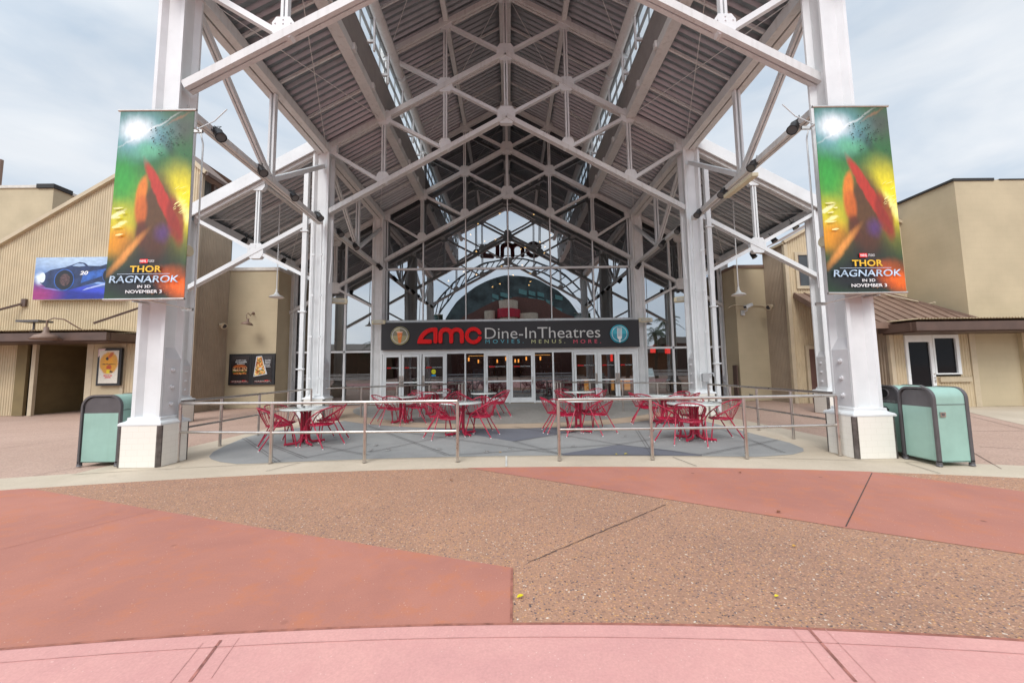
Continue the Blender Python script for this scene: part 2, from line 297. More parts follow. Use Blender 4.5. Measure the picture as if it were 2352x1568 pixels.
# ------------------------------------------------------------------ mesh builder
class MB:
    def __init__(s): s.v = []; s.f = []; s.m = []; s.cur = 0; s.sm = []
    def add(s, vs, fs, smooth=False):
        o = len(s.v); s.v += [tuple(v) for v in vs]
        for f in fs: s.f.append(tuple(i+o for i in f)); s.m.append(s.cur); s.sm.append(smooth)
        return s
    def box(s, x0, x1, y0, y1, z0, z1):
        vs = [(x, y, z) for z in (z0, z1) for y in (y0, y1) for x in (x0, x1)]
        return s.add(vs, [(0, 2, 3, 1), (4, 5, 7, 6), (0, 1, 5, 4), (2, 6, 7, 3), (0, 4, 6, 2), (1, 3, 7, 5)])
    def beam(s, a, b, w, h, upv=(0, 0, 1)):
        a = Vector(a); b = Vector(b); d = (b-a).normalized(); u = Vector(upv)
        sd_ = d.cross(u)
        if sd_.length < 1e-4: sd_ = Vector((1, 0, 0))
        sd_.normalize(); u = sd_.cross(d).normalized()
        vs = []
        for p in (a, b):
            for i, j in ((-1, -1), (1, -1), (1, 1), (-1, 1)): vs.append(p+sd_*(i*w/2)+u*(j*h/2))
        return s.add(vs, [(0, 1, 2, 3), (7, 6, 5, 4), (0, 4, 5, 1), (1, 5, 6, 2), (2, 6, 7, 3), (3, 7, 4, 0)])
    def dbl(s, a, b, w, h, gap=.03, upv=(0, 0, 1)):
        a = Vector(a); b = Vector(b); d = (b-a).normalized(); sv = d.cross(Vector(upv)).normalized()
        o = sv*((w+gap)/4); ww = (w-gap)/2
        s.beam(a+o, b+o, ww, h, upv); s.beam(a-o, b-o, ww, h, upv)
        return s
    def tube(s, a, b, r, n=8, r2=None, caps=True):
        a = Vector(a); b = Vector(b); d = (b-a).normalized(); t = Vector((0, 0, 1)) if abs(d.z) < .9 else Vector((1, 0, 0))
        u = d.cross(t).normalized(); w = d.cross(u); r2 = r if r2 is None else r2
        vs = [p+(u*math.cos(2*math.pi*i/n)+w*math.sin(2*math.pi*i/n))*q for p, q in ((a, r), (b, r2)) for i in range(n)]
        fs = [(i, (i+1) % n, n+(i+1) % n, n+i) for i in range(n)]
        s.add(vs, fs, True)
        if caps: s.add(vs, [tuple(range(n-1, -1, -1)), tuple(range(n, 2*n))])
        return s
    def path(s, pts, r, n=8, closed=False, caps=True):
        P = [Vector(p) for p in pts]; k = len(P); vs = []; prev = None
        for i, p in enumerate(P):
            if closed: d = P[(i+1) % k]-P[i-1]
            else: d = P[min(i+1, k-1)]-P[max(i-1, 0)]
            d.normalize()
            if prev is None:
                t = Vector((0, 0, 1)) if abs(d.z) < .9 else Vector((1, 0, 0)); u = d.cross(t).normalized()
            else:
                u = (prev-d*prev.dot(d)).normalized()
            prev = u; w = d.cross(u)
            rr = r[i] if isinstance(r, (list, tuple)) else r
            vs += [p+(u*math.cos(2*math.pi*j/n)+w*math.sin(2*math.pi*j/n))*rr for j in range(n)]
        fs = []
        for i in range(k if closed else k-1):
            a = i*n; b = ((i+1) % k)*n
            fs += [(a+j, a+(j+1) % n, b+(j+1) % n, b+j) for j in range(n)]
        s.add(vs, fs, True)
        if not closed and caps: s.add(vs, [tuple(range(n-1, -1, -1)), tuple(range((k-1)*n, k*n))])
        return s
    def lathe(s, prof, c=(0, 0, 0), n=24, smooth=True, M=None):
        vs = []; c = Vector(c)
        for r, z in prof:
            for j in range(n):
                v = Vector((r*math.cos(2*math.pi*j/n), r*math.sin(2*math.pi*j/n), z))
                if M: v = M @ v
                vs.append(c+v)
        fs = [(i*n+j, i*n+(j+1) % n, (i+1)*n+(j+1) % n, (i+1)*n+j) for i in range(len(prof)-1) for j in range(n)]
        return s.add(vs, fs, smooth)
    def prism(s, poly, fn, t0, t1):
        """poly of (u,v); fn(u,v,t)->point; extruded t0..t1"""
        n = len(poly); vs = [fn(u, v, t0) for u, v in poly]+[fn(u, v, t1) for u, v in poly]
        ar = sum(poly[i][0]*poly[(i+1) % n][1]-poly[(i+1) % n][0]*poly[i][1] for i in range(n))
        fs = [tuple(range(n)), tuple(range(2*n-1, n-1, -1))]+[(i, i+n, (i+1) % n+n, (i+1) % n) for i in range(n)]
        return s.add(vs, fs)
    def poly(s, pts): return s.add(pts, [tuple(range(len(pts)))])
    def mesh(s, name, mats):
        me = bpy.data.meshes.new(name); me.from_pydata(s.v, [], s.f)
        for mt in (mats if isinstance(mats, (list, tuple)) else [mats]): me.materials.append(mt)
        me.polygons.foreach_set('material_index', s.m); me.polygons.foreach_set('use_smooth', s.sm); me.update()
        bm = bmesh.new(); bm.from_mesh(me); bmesh.ops.recalc_face_normals(bm, faces=bm.faces); bm.to_mesh(me); bm.free()
        return me
    def build(s, name, mats, parent=None):
        o = bpy.data.objects.new(name, s.mesh(name, mats)); COL.objects.link(o)
        if parent is not None: o.parent = parent
        return o
def local(parent, o):
    """mesh was made in world coordinates: keep it there under a parent that stands elsewhere"""
    o.parent = parent; o.matrix_parent_inverse = parent.matrix_basis.inverted(); return o
def tag(o, label=None, cat=None, group=None, kind=None):
    if label: o['label'] = label
    if cat: o['category'] = cat
    if group: o['group'] = group
    if kind: o['kind'] = kind
    return o
def thing(name, label, cat, loc=(0, 0, 0), rz=0, group=None):
    o = bpy.data.objects.new(name, None); COL.objects.link(o); o.location = loc; o.rotation_euler = (0, 0, rz); o.empty_display_size = .2
    return tag(o, label, cat, group)
def part(name, mb, mats, root):            # built in world coordinates
    o = mb.build(name, mats)
    M = Matrix.Identity(4)
    p = root; chain = []
    while p: chain.append(p); p = p.parent
    for q in reversed(chain): M = M @ q.matrix_parent_inverse @ q.matrix_basis
    o.parent = root; o.matrix_parent_inverse = M.inverted()
    return o
def lpart(name, mb, mats, root): return mb.build(name, mats, root)      # built in the root's own coordinates
def copy_tree(o, parent=None):
    c = o.copy(); COL.objects.link(c)
    if parent is not None: c.parent = parent
    for ch in list(o.children): copy_tree(ch, c)
    return c
def text_mb(txt, w, h, fn, depth=.0, mb=None, bold=0, spacing=1.0, shear=0):
    """text scaled to w x h (None keeps ratio), centred; fn(u,v,t) -> point"""
    cu = bpy.data.curves.new('t', 'FONT'); cu.body = txt; cu.extrude = .05 if depth else 0; cu.space_character = spacing; cu.align_x = 'CENTER'; cu.resolution_u = 4
    cu.offset = bold; cu.shear = shear; cu.space_line = .95
    ob = bpy.data.objects.new('t', cu); COL.objects.link(ob)
    dg = bpy.context.evaluated_depsgraph_get(); me = bpy.data.meshes.new_from_object(ob.evaluated_get(dg))
    COL.objects.unlink(ob); bpy.data.objects.remove(ob); bpy.data.curves.remove(cu)
    xs = [v.co.x for v in me.vertices]; ys = [v.co.y for v in me.vertices]
    x0, x1, y0, y1 = min(xs), max(xs), min(ys), max(ys)
    sx = w/(x1-x0); sy = h/(y1-y0) if h else sx
    mb = mb or MB()
    vs = [fn((v.co.x-(x0+x1)/2)*sx, (v.co.y-(y0+y1)/2)*sy, v.co.z/.05*depth/2 if depth else 0) for v in me.vertices]
    mb.add(vs, [tuple(p.vertices) for p in me.polygons]); bpy.data.meshes.remove(me)
    return mb
# ================================================================== GROUND (stacked sheets 4 mm apart)
RC = Vector((-.35, -19.65))
def arcpts(r, x0, x1, n=60):
    return [(x0+(x1-x0)*i/n, RC.y+math.sqrt(r*r-(x0+(x1-x0)*i/n-RC.x)**2)) for i in range(n+1)]
def sheet(name, pts, z, mt, thick=0):
    mb = MB(); mb.poly([(x, y, z) for x, y in pts]); o = mb.build(name, mt); tag(o, kind='structure')
    return o
sheet('ground', [(-300, -300), (300, -300), (300, 400), (-300, 400)], -.012, G_PLAZA)
def disc(name, r, z, mt, half=R(75), c=RC, r_in=0):
    pts = [(c.x+r*math.sin(-half+2*half*i/160), c.y+r*math.cos(-half+2*half*i/160)) for i in range(161)]
    if r_in: pts += [(c.x+r_in*math.sin(half-2*half*i/160), c.y+r_in*math.cos(half-2*half*i/160)) for i in range(161)]
    else: pts.append((c.x, c.y))
    return sheet(name, pts, z, mt)
R_OUT = 25.85
disc('beige_kerb_band', 26.68, -.008, G_BEIGE)
disc('aggregate_plaza', R_OUT, -.004, G_AGG)
disc('pink_path', 22.10, .004, G_PINK)
def g(px, py): v = atZ(px, py); return (v.x, v.y)
def onr(px, py, r):
    x, y = g(px, py); d = Vector((x, y))-RC; d = d.normalized()*r; return (RC.x+d.x, RC.y+d.y)
# left red field
A0 = onr(75, 1118, R_OUT); A1 = g(610, 1213); A2 = g(1178, 1303); A3 = onr(1174, 1440, 22.105)
def ringarc(p, q, r, n=24):
    a = math.atan2(p[0]-RC.x, p[1]-RC.y); b = math.atan2(q[0]-RC.x, q[1]-RC.y)
    return [(RC.x+r*math.sin(a+(b-a)*i/n), RC.y+r*math.cos(a+(b-a)*i/n)) for i in range(n+1)]
far_l = (RC.x+R_OUT*math.sin(R(-30)), RC.y+R_OUT*math.cos(R(-30)))
far_l2 = (RC.x+22.105*math.sin(R(-36)), RC.y+22.105*math.cos(R(-36)))
sheet('red_plaza', [A1, A2]+ringarc(A3, far_l2, 22.105)+ringarc(far_l, A0, R_OUT), 0, G_RED)
B0 = onr(1074, 1073.7, R_OUT); B1 = g(1560, 1150); B2 = g(1940, 1211); B3 = g(2352, 1272); C0 = onr(2003, 1084, R_OUT); C1 = g(2352, 1128)
e1 = ((C1[0]-C0[0])*3+C0[0], (C1[1]-C0[1])*3+C0[1]); e2 = ((B3[0]-B2[0])*4+B2[0], (B3[1]-B2[1])*4+B2[1])
sheet('red_plaza', [B0, B1, B2, B3, e2, e1, C1]+ringarc(C0, B0, R_OUT), 0, G_RED)
def strip(name, p, q, w, z, mt):
    p = Vector(p); q = Vector(q); d = (q-p).normalized(); s = Vector((-d.y, d.x))*w/2
    return sheet(name, [p+s, q+s, q-s, p-s], z, mt)
strip('paving_joint', g(1943, 1209), g(2003, 1086), .010, .004, G_JOINT)
strip('paving_joint', g(1176, 1304), onr(1174, 1440, 22.11), .016, .004, G_RJOINT)
strip('paving_joint', g(380, 1166), g(0, 1262), .005, .004, MATS['pink_groove'] if 'pink_groove' in MATS else mat('faint_red_joint', (.40, .16, .125), .9, var=.15))
# ragged crack in the aggregate
pts = []; a = Vector(g(1212, 1291)); b = Vector(g(1530, 1158)); nn = (b-a).normalized(); nn = Vector((-nn.y, nn.x))
up_, dn_ = [], []
for i in range(61):
    p = a.lerp(b, i/60); o = random.uniform(-.006, .006); w = random.uniform(.003, .010)
    up_.append(p+nn*(o+w*.6)); dn_.append(p+nn*(o-w*.6))
sheet('paving_joint', up_+dn_[::-1], .002, G_JOINT)
for p, q, w in (((435, 1568), (507, 1472), .014), ((1856, 1444), (1966, 1568), .016)):
    strip('paving_joint', g(*p), g(*q), w, .008, mat('pink_joint', (.40, .16, .13), .85, var=.2, vscale=15))
for off in (-.09, .09):
    for p, q in (((435, 1568), (507, 1472)), ((1856, 1444), (1966, 1568))):
        P_, Q_ = Vector(g(*p)), Vector(g(*q)); n_ = (Q_-P_).normalized(); n_ = Vector((-n_.y, n_.x))*off
        strip('paving_joint', P_+n_, Q_+n_, .004, .008, mat('pink_groove', (.62, .325, .295), .8, var=.1, vscale=8))
disc('paving_joint', 22.114, .006, G_RJOINT, R(30), r_in=22.094)
disc('paving_joint', 21.99, .008, MATS['pink_groove'], R(30), r_in=21.985)
# floor under the canopy
CE = Vector((0, 17.4))
front = ringarc((-6.5, 5.3), (6.5, 5.3), 26.60, 40)
sheet('beige_floor', front+[(6.5, 12.6), (5.6, 14.2), (5.6, 18.2), (-5.6, 18.2), (-5.6, 14.2), (-6.5, 12.6)], -.004, G_BEIGE)
def cdisc(name, r, z, mt, a0, a1, c=CE):
    pts = [(c.x+r*math.cos(a0+(a1-a0)*i/80), c.y+r*math.sin(a0+(a1-a0)*i/80)) for i in range(81)]
    return sheet(name, pts, z, mt)
ltip = [g(480, 1048), g(490, 1037), g(520, 1022), g(560, 1005), g(610, 992), g(663, 985), g(720, 977)]
rtip = [g(1640, 972), g(1690, 985), g(1740, 998), g(1813, 1016), g(1845, 1029), g(1846, 1036)]
fa = [g(1822, 1043)]+[g(1740, 1048.5)]
frontg = ringarc(g(1700, 1048), g(600, 1064), 26.65, 30)
sheet('grey_floor', ltip+[(-5.4, 11.4), (-5.0, 12.5), (5.0, 12.5), (5.4, 11.4)]+rtip+fa+frontg+[g(545, 1065), g(505, 1060), g(485, 1054)], 0, G_GREY)
cdisc('orange_tan_ring', 7.25, .004, G_TAN, R(188), R(352))
cdisc('stamped_floor', 6.40, .008, G_STAMP, R(180), R(360))
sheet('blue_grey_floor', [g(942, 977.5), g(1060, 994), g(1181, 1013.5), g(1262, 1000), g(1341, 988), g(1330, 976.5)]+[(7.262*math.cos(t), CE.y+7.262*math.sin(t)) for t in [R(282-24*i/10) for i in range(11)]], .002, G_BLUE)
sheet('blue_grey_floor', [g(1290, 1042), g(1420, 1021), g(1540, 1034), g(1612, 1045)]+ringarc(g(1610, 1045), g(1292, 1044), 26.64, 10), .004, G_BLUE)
for p, q in (((663, 1010), (845, 1046)), ((1181, 1014), (1290, 1044)), ((845, 978), (1030, 1046)), ((1030, 1046), (1420, 1021)), ((1341, 988), (1181, 1014)), ((845, 1040), (1060, 994)), ((1420, 1021), (1655, 985)),
             ((1180, 980), (1420, 1021)), ((1420, 1021), (1612, 1045)), ((870, 985), (1290, 1043)), ((1460, 984), (1500, 1047)), ((600, 1013), (700, 1052)), ((700, 1052), (850, 1020)), ((1655, 985), (1800, 1040)), ((1612, 1045), (1790, 1010)), ((560, 1006), (640, 1062))):
    P_, Q_ = Vector(g(*p)), Vector(g(*q)); n_ = (Q_-P_).normalized(); n_ = Vector((-n_.y, n_.x))*.03
    strip('paving_joint', P_+n_, Q_+n_, .012, .010, G_GJOINT)
    strip('paving_joint', P_-n_, Q_-n_, .009, .010, G_GJOINT)
strip('paving_joint', g(1163, 1047), g(1163, 1071), .03, .004, mat('pale_joint', (.62, .60, .56), .8))
for p, q in (((690, 1062), (610, 1082)), ((1545, 1049), (1600, 1070)), ((185, 1072), (75, 1092)), ((2080, 1062), (2160, 1087))):
    strip('paving_joint', g(*p), g(*q), .012, .004, G_JOINT)
for p, q in (((0, 1029), (190, 1003)), ((0, 965), (620, 957)), ((0, 1003), (260, 985)), ((2352, 988), (2130, 990)), ((2190, 945), (2352, 985)), ((2352, 1030), (2248, 1024)), ((2100, 960), (2300, 1075)), ((428, 1028), (590, 990)), ((430, 990), (640, 962)), ((1870, 1013), (1690, 977)), ((1900, 985), (1700, 960))):
    strip('paving_joint', g(*p), g(*q), .014, -.006, mat('plaza_joint', (.22, .15, .12), .9))
sheet('beige_path', [g(2170, 933), g(2352, 975), g(2900, 1100), g(2900, 920), g(2352, 925)], -.007, G_BEIGE)
# small metal plates set flush in the grey floor
for i, (px, py) in enumerate(((864, 1023), (892, 1034), (1009, 1032), (1171, 1031.5), (1317, 1025), (1436, 1002), (1498, 1024), (1118, 1038), (1303, 1003), (851, 1034.5))):
    x, y = g(px, py); mb = MB(); mb.lathe([(0, .014), (.045, .014), (.05, .010)], (x, y, 0), 14); mb.cur = 1; mb.box(x-.035, x+.035, y-.012, y+.012, .014, .017)
    o = mb.build('floor_plate', [mat('pale_plate', (.40, .395, .385), .5), G_JOINT]); tag(o, 'small pale oval plate set flush in the grey floor among the tables', 'floor plate', 'small plates set in the grey floor')
# fallen leaves
LEAF = [mat('yellow_leaf', (.75, .62, .02), .5), mat('brown_leaf', (.22, .08, .03), .6), mat('amber_leaf', (.62, .33, .05), .6)]
leaves = [(1195, 1373, 0, .027, 'bright yellow leaf lying beside the red paving corner'), (1824, 1256, 2, .022, 'amber leaf on the speckled paving at right'), (1784, 1372.5, 0, .018, 'small yellow leaf on the speckled paving at lower right'),
          (1789, 1177, 1, .030, 'small brown leaf on the red paving at right'), (1700, 1086, 1, .028, 'tiny dark leaf at the edge of the red paving near the kerb'), (1037, 1104, 1, .03, 'tiny brown leaf on the speckled paving near the kerb'),
          (1415, 1044, 0, .03, 'yellow leaf at the front edge of the grey floor, left one of two'), (1438, 1043.5, 0, .035, 'yellow leaf at the front edge of the grey floor, right one of two'), (1149, 1039.5, 2, .025, 'tiny orange leaf on the grey floor under the front rail')]
for px, py, k, s, lab in leaves:
    x, y = g(px, py); mb = MB(); a = random.uniform(0, 6)
    pr = [(0, 0), (.25, .22), (.55, .28), (.85, .15), (1, 0), (.85, -.15), (.55, -.28), (.25, -.22)]
    vs = []
    for t in (0, 1):
        for u, v in pr:
            U = (u-.5)*2*s; V = v*2*s; vs.append((x+U*math.cos(a)-V*math.sin(a), y+U*math.sin(a)+V*math.cos(a), .012+abs(v)*s*.9+t*.0015))
    n = len(pr); mb.add(vs, [tuple(range(n)), tuple(range(2*n-1, n-1, -1))]+[(i, (i+1) % n, n+(i+1) % n, n+i) for i in range(n)])
    tag(mb.build('fallen_leaf', LEAF[k]), lab, 'leaf')

# ================================================================== CANOPY
YS = [6.75, 12.4, 18.1]
SL = .555
zM = lambda x: 12.12-SL*abs(x)
zB = lambda x: 9.89-SL*abs(x)
zU = lambda x: 14.34-SL*abs(x)
canopy = thing('entrance_canopy', 'tall open white steel canopy with gabled metal roof in front of the theatre doors', 'canopy', (0, 12.4, 0))
def gusset(x, z, y, r=.27):
    mb = MB()
    poly = [(-r, -r*.45), (-r*.62, -r), (r*.62, -r), (r, -r*.45), (r, r*.45), (r*.62, r), (-r*.62, r), (-r, r*.45)]
    mb.prism(poly, lambda u, v, t: (x+u, y+t, z+v), -.075, .075)
    q = r*.72
    for bx, bz in ((0, q), (0, q-.08), (-q, q*.5), (q, q*.5)):
        mb.tube((x+bx, y-.075, z+bz), (x+bx, y-.092, z+bz), .014, 6)
    return mb
def truss(y, last, ht):
    mt = WHITE if not last else WHITED
    mc = WHITED
    ch = MB()
    for s in (-1, 1):
        e = 5.80
        ch.dbl((0, y, zB(0)), (s*e, y, zB(e)), .2, .15)
        ch.dbl((0, y, zM(0)), (s*10.05 if not ht else s*5.9, y, zM(10.05 if not ht else 5.9)), .2, .17)
        ch.dbl((0, y, zU(0)), (s*4.15, y, zU(4.15)), .2, .17)
    t = part('truss', ch, mc, canopy)
    def web(a, b, w=.105, d=.13):
        mb = MB(); mb.dbl(a, b, d, w, .03, (0, 1, 0)) if abs(a[0]-b[0]) < .01 else mb.beam(a, b, d, w)
        part('brace', mb, mt, t)
    P = lambda f, x: (x, y, f(x))
    for s in (-1, 1):
        for x in (2.03, 4.06): web(P(zU, s*x), P(zM, s*x)); web(P(zM, s*x), P(zB, s*x))
        web(P(zM, s*4.06), P(zB, s*2.03)); web(P(zM, s*5.95), P(zB, s*4.06)); web(P(zM, s*2.03), P(zB, 0))
        web(P(zU, s*4.06), P(zM, s*2.03)); web(P(zU, s*2.03), P(zM, 0))
        for x in (2.03, 4.06):
            part('gusset_plate', gusset(s*x, zM(x), y, .25), mt, t); part('gusset_plate', gusset(s*x, zB(x)+.15, y, .20), mt, t)
            part('gusset_plate', gusset(s*x, zU(x), y, .22), mt, t)
        part('gusset_plate', gusset(s*5.78, zM(5.78)-.10, y, .2), mt, t)
        if not ht:
            w = MB(); w.dbl((s*6.1, y, zB(6.1)), (s*(10.32 if s < 0 else 10.0), y, zB(10.32 if s < 0 else 10.0)), .18, .13); part('wing_chord', w, mt, t)
            web(P(zM, s*8.1), P(zB, s*8.1)); web((s*9.95, y, zM(9.95)-.2), P(zB, s*8.1)); web(P(zB, s*8.1), (s*6.3, y, zB(6)-2.1))
            part('gusset_plate', gusset(s*8.1, zM(8.1), y, .22), mt, t); part('gusset_plate', gusset(s*8.1, zB(8.1), y, .25), mt, t)
    web((0, y, zU(0)), (0, y, zM(0))); web((0, y, zM(0)), (0, y, zB(0)))
    for f in (zU, zM, zB): part('gusset_plate', gusset(0, f(0)+.03, y, .30), mt, t)
truss(YS[0], False, True); truss(YS[1], False, False); truss(YS[2], True, False)

CP = [(-.235, -.21), (-.175, -.21), (-.115, -.125), (.115, -.125), (.175, -.21), (.235, -.21), (.235, -.17), (.15, -.11), (.15, .11), (.235, .17),
      (.235, .21), (.175, .21), (.115, .125), (-.115, .125), (-.175, .21), (-.235, .21), (-.235, .17), (-.15, .11), (-.15, -.11), (-.235, -.17)]
def column(x, y, top, ped=True, sc=1.0, mt=WHITE):
    mb = MB(); zb = .74 if ped else 0
    mb.prism([(u*sc, v*sc) for u, v in CP], lambda u, v, t: (x+u, y+v, t), zb, top)
    c = part('column', mb, mt, canopy)
    for s in (-1, 1):
        b = MB(); xx = x+s*.15*sc
        b.add([(x+s*.151*sc, y-.16, zb), (x+s*.151*sc, y+.16, zb), (x+s*.232*sc, y+.16, zb), (x+s*.232*sc, y-.16, zb),
               (x+s*.151*sc, y-.16, zb+1.22), (x+s*.151*sc, y+.16, zb+1.22), (x+s*.232*sc, y+.16, zb+1.02), (x+s*.232*sc, y-.16, zb+1.02)],
              [(0, 1, 2, 3), (7, 6, 5, 4), (0, 4, 5, 1), (1, 5, 6, 2), (2, 6, 7, 3), (3, 7, 4, 0)])
        for k in range(3): b.tube((x+s*.230*sc, y, zb+.25+k*.29), (x+s*.262*sc, y, zb+.25+k*.29), .042, 6); b.tube((x+s*.26*sc, y, zb+.25+k*.29), (x+s*.28*sc, y, zb+.25+k*.29), .022, 8)
        part('bolt_plate', b, mat('pale_grey_paint', (.62, .62, .63), .4, var=.03), c)
    if ped:
        b = MB(); h = .345; e = .03; hy = .30
        b.prism([(-h+e, -hy), (h-e, -hy), (h, -hy+e), (h, hy-e), (h-e, hy), (-h+e, hy), (-h, hy-e), (-h, -hy+e)], lambda u, v, t: (x+u, y+v, t), 0, .665)
        p = part('pedestal', b, TILE, c)
        for sx in (-1, 1):
            for sy in (-1, 1):
                cb = MB(); cb.prism([(sx*u, sy*v) for u, v in ((h-.055, hy+.004), (h-e, hy+.004), (h+.004, hy-e), (h+.004, hy-.05), (h-.02, hy-.05), (h-.055, hy-.03))], lambda u, v, t: (x+u, y+v, t), .002, .664)
                part('corner_guard', cb, mat('worn_steel_guard', (.16, .145, .135), .4, metal=.7, var=.12, vscale=10), c)
        cap = MB()
        prof = [(.35, .665), (.353, .69), (.335, .715), (.295, .73), (.275, .745), (.272, .79), (.24, .80)]
        vs = []
        for r, z in prof:
            for sx, sy in ((-1, -1), (1, -1), (1, 1), (-1, 1)): vs.append((x+sx*r, y+sy*(r-.045), z))
        fs = [(i*4+j, i*4+(j+1) % 4, (i+1)*4+(j+1) % 4, (i+1)*4+j) for i in range(len(prof)-1) for j in range(4)]+[(3, 2, 1, 0), tuple((len(prof)-1)*4+j for j in range(4))]
        cap.add(vs, fs); part('base_moulding', cap, WHITE, c)
    return c
for s in (-1, 1):
    column(-6.06 if s < 0 else 5.88, 6.84 if s < 0 else 6.67, zM(6)+.25); column(s*6.05, 12.5, zM(6)+.2, sc=1.12); column(s*6.07, 18.1, zM(6)+.15, ped=False, sc=1.05, mt=WHITEC)
    column(-10.5 if s < 0 else 10.15, 12.55 if s < 0 else 12.45, zM(10.3)+.1); column(s*10.15, 18.2, zM(10.1)+.1, ped=False, sc=.8, mt=WHITEC)
    # eave beams along the depth
    e = MB(); e.dbl((s*6.0, 6.0, zM(6)-.02), (s*6.0, 18.1, zM(6)-.02), .42, .26, .05); part('eave_beam', e, WHITED, canopy)
    e = MB(); e.dbl((s*5.98, 6.9, 6.40), (s*5.98, 12.2, 6.25), .17, .13, .03); part('lower_beam', e, WHITED, canopy); e = MB(); e.dbl((s*5.98, 12.75, 6.3), (s*5.98, 17.85, 6.3), .17, .13, .03); part('lower_beam', e, WHITED, canopy)
    for ya, yb in ((6.75, 12.4), (12.4, 18.1)):
        ym = (ya+yb)/2
        b = MB(); b.dbl((s*5.98, ym, 6.40), (s*5.98, ym, zM(6)-.16), .15, .12, .05, (0, 1, 0)); part('brace', b, WHITE, canopy)
        b = MB(); b.dbl((s*5.98, ya+.2, zM(6)-.15), (s*5.98, ym-.1, 6.42), .13, .12, .03); part('brace', b, WHITED, canopy)
        b = MB(); b.dbl((s*5.98, yb-.12, zM(6)-.62), (s*5.98, ym+.1, 6.42), .125, .12, .03); part('brace', b, WHITE, canopy)
    # purlin beams at the clerestory foot, upper edge and mid roof
    b = MB(); b.beam((s*4.12, 6.0, zM(4.12)+.05), (s*4.12, 18.3, zM(4.12)+.05), .30, .26); part('purlin_beam', b, WHITED, canopy)
    b = MB(); b.tube((s*3.70, 6.3, zU(4)-.28), (s*3.70, 12.95, zU(4)-.28), .15, 14); b.tube((s*3.70, 13.1, zU(4)-.28), (s*3.70, 17.9, zU(4)-.28), .15, 14); part('gutter_pipe', b, WHITED, canopy)
    b = MB(); b.beam((s*3.95, 6.0, zU(3.95)+.05), (s*3.95, 18.3, zU(3.95)+.05), .2, .2); part('purlin_beam', b, WHITED, canopy)
    b = MB(); b.beam((s*2, 6.0, zU(2)+.12), (s*2, 18.3, zU(2)+.12), .16, .2); part('purlin_beam', b, WHITED, canopy)
    b = MB(); b.beam((s*8, 12.5, zM(8)+.05), (s*8, 18.3, zM(8)+.05), .16, .2); part('purlin_beam', b, WHITED, canopy)
    b = MB(); b.beam((s*10.1, 12.5, zM(10.1)+.02), (s*10.1, 18.3, zM(10.1)+.02), .3, .24); part('eave_beam', b, WHITE, canopy)
    # stub arms that carry the gutter
    for yy in (7.6, 9.1, 10.6, 11.9, 13.6, 15.2, 16.6):
        b = MB(); b.beam((s*3.78, yy, 11.0), (s*4.0, yy, 11.0), .07, .07); b.beam((s*3.79, yy, 10.7), (s*3.79, yy, zU(4)-.4), .05, .06, (0, 1, 0)); part('bracket', b, WHITE, canopy)
    # roof deck
    def deck(xa, xb, ya, yb, zf, off, name='roof_deck', pitch=.21, amp=.085):
        mb = MB(); ys = []; y = ya
        while y < yb:
            for d, h in ((0, 0), (.16, 0), (.42, 1), (.62, 1), (.88, 0)): ys.append((min(y+d*pitch, yb), h*amp))
            y += pitch
        vs = []
        for y, h in ys: vs += [(s*xa, y, zf(xa)+off+h), (s*xb, y, zf(xb)+off+h)]
        mb.add(vs, [(2*i, 2*i+2, 2*i+3, 2*i+1) for i in range(len(ys)-1)])
        mb.cur = 1
        mb.add([(s*xa, ya, zf(xa)+off+.12), (s*xb, ya, zf(xb)+off+.12), (s*xb, yb, zf(xb)+off+.12), (s*xa, yb, zf(xa)+off+.12)], [(0, 1, 2, 3)])
        o = part(name, mb, [DECK, mat('white_roof_membrane', (.6, .6, .58), .7)], canopy)
        for yy in (ya-.03, yb+.03):
            f = MB(); f.beam((s*xa, yy, zf(xa)+off+.02), (s*xb, yy, zf(xb)+off+.02), .05, .30 if zf is not zM or xb < 7 else .36)
            part('fascia', f, WHITE, o)
        return o
    deck(0, 4.10, 6.0, 18.45, zU, .26); deck(4.07, 6.3, 6.0, 18.45, zM, .20); deck(6.3, 10.45, 12.25, 18.45, zM, .20)
    for xa, xb, ya, yb, zf, off in ((0.2, 4.1, 6.75, 12.4, zU, .20), (.2, 4.1, 12.4, 18.1, zU, .2), (4.15, 5.9, 6.75, 12.4, zM, .10), (4.15, 5.9, 12.4, 18.1, zM, .10), (6.2, 10.1, 12.4, 18.1, zM, .10)):
        for k in (1, 2, 3):
            y = ya+(yb-ya)*k/4; b = MB(); b.beam((s*xa, y, zf(xa)+off-.02), (s*xb, y, zf(xb)+off-.02), .05, .07)
            if xb < 6 and xa > 3: b.box(*sorted((s*3.90, s*3.965)), y-.07, y+.07, zM(4)-.08, zM(4)+.10)
            part('rafter', b, WHITE if xb > 6 else WHITED, canopy)
    for xa, xb, ya, yb, zf in ((4.1, 5.9, 7, 12.3, zM), (4.1, 5.9, 12.5, 17.7, zM), (.2, 3.9, 7, 12.3, zU), (.2, 3.9, 12.5, 17.7, zU), (6.3, 10, 12.5, 17.7, zM)):
        b = MB(); b.tube((s*xa, ya, zf(xa)-.06), (s*xb, yb, zf(xb)-.06), .011, 5); b.tube((s*xa, yb, zf(xa)-.06), (s*xb, ya, zf(xb)-.06), .011, 5); part('tie_rod', b, WHITED, canopy)
    # clerestory glazing
    b = MB(); b.box(*sorted((s*3.99, s*4.05)), 6.0, 18.45, zM(4)+.18, 10.98); b.box(*sorted((s*3.99, s*4.05)), 6.0, 18.45, 12.06, zU(4)+.26); cw = part('clerestory_wall', b, mat('dark_grey_flashing', (.30, .285, .275), .6, var=.05), canopy)  # both recessed wall bands get one dark brown-grey
    b = MB()
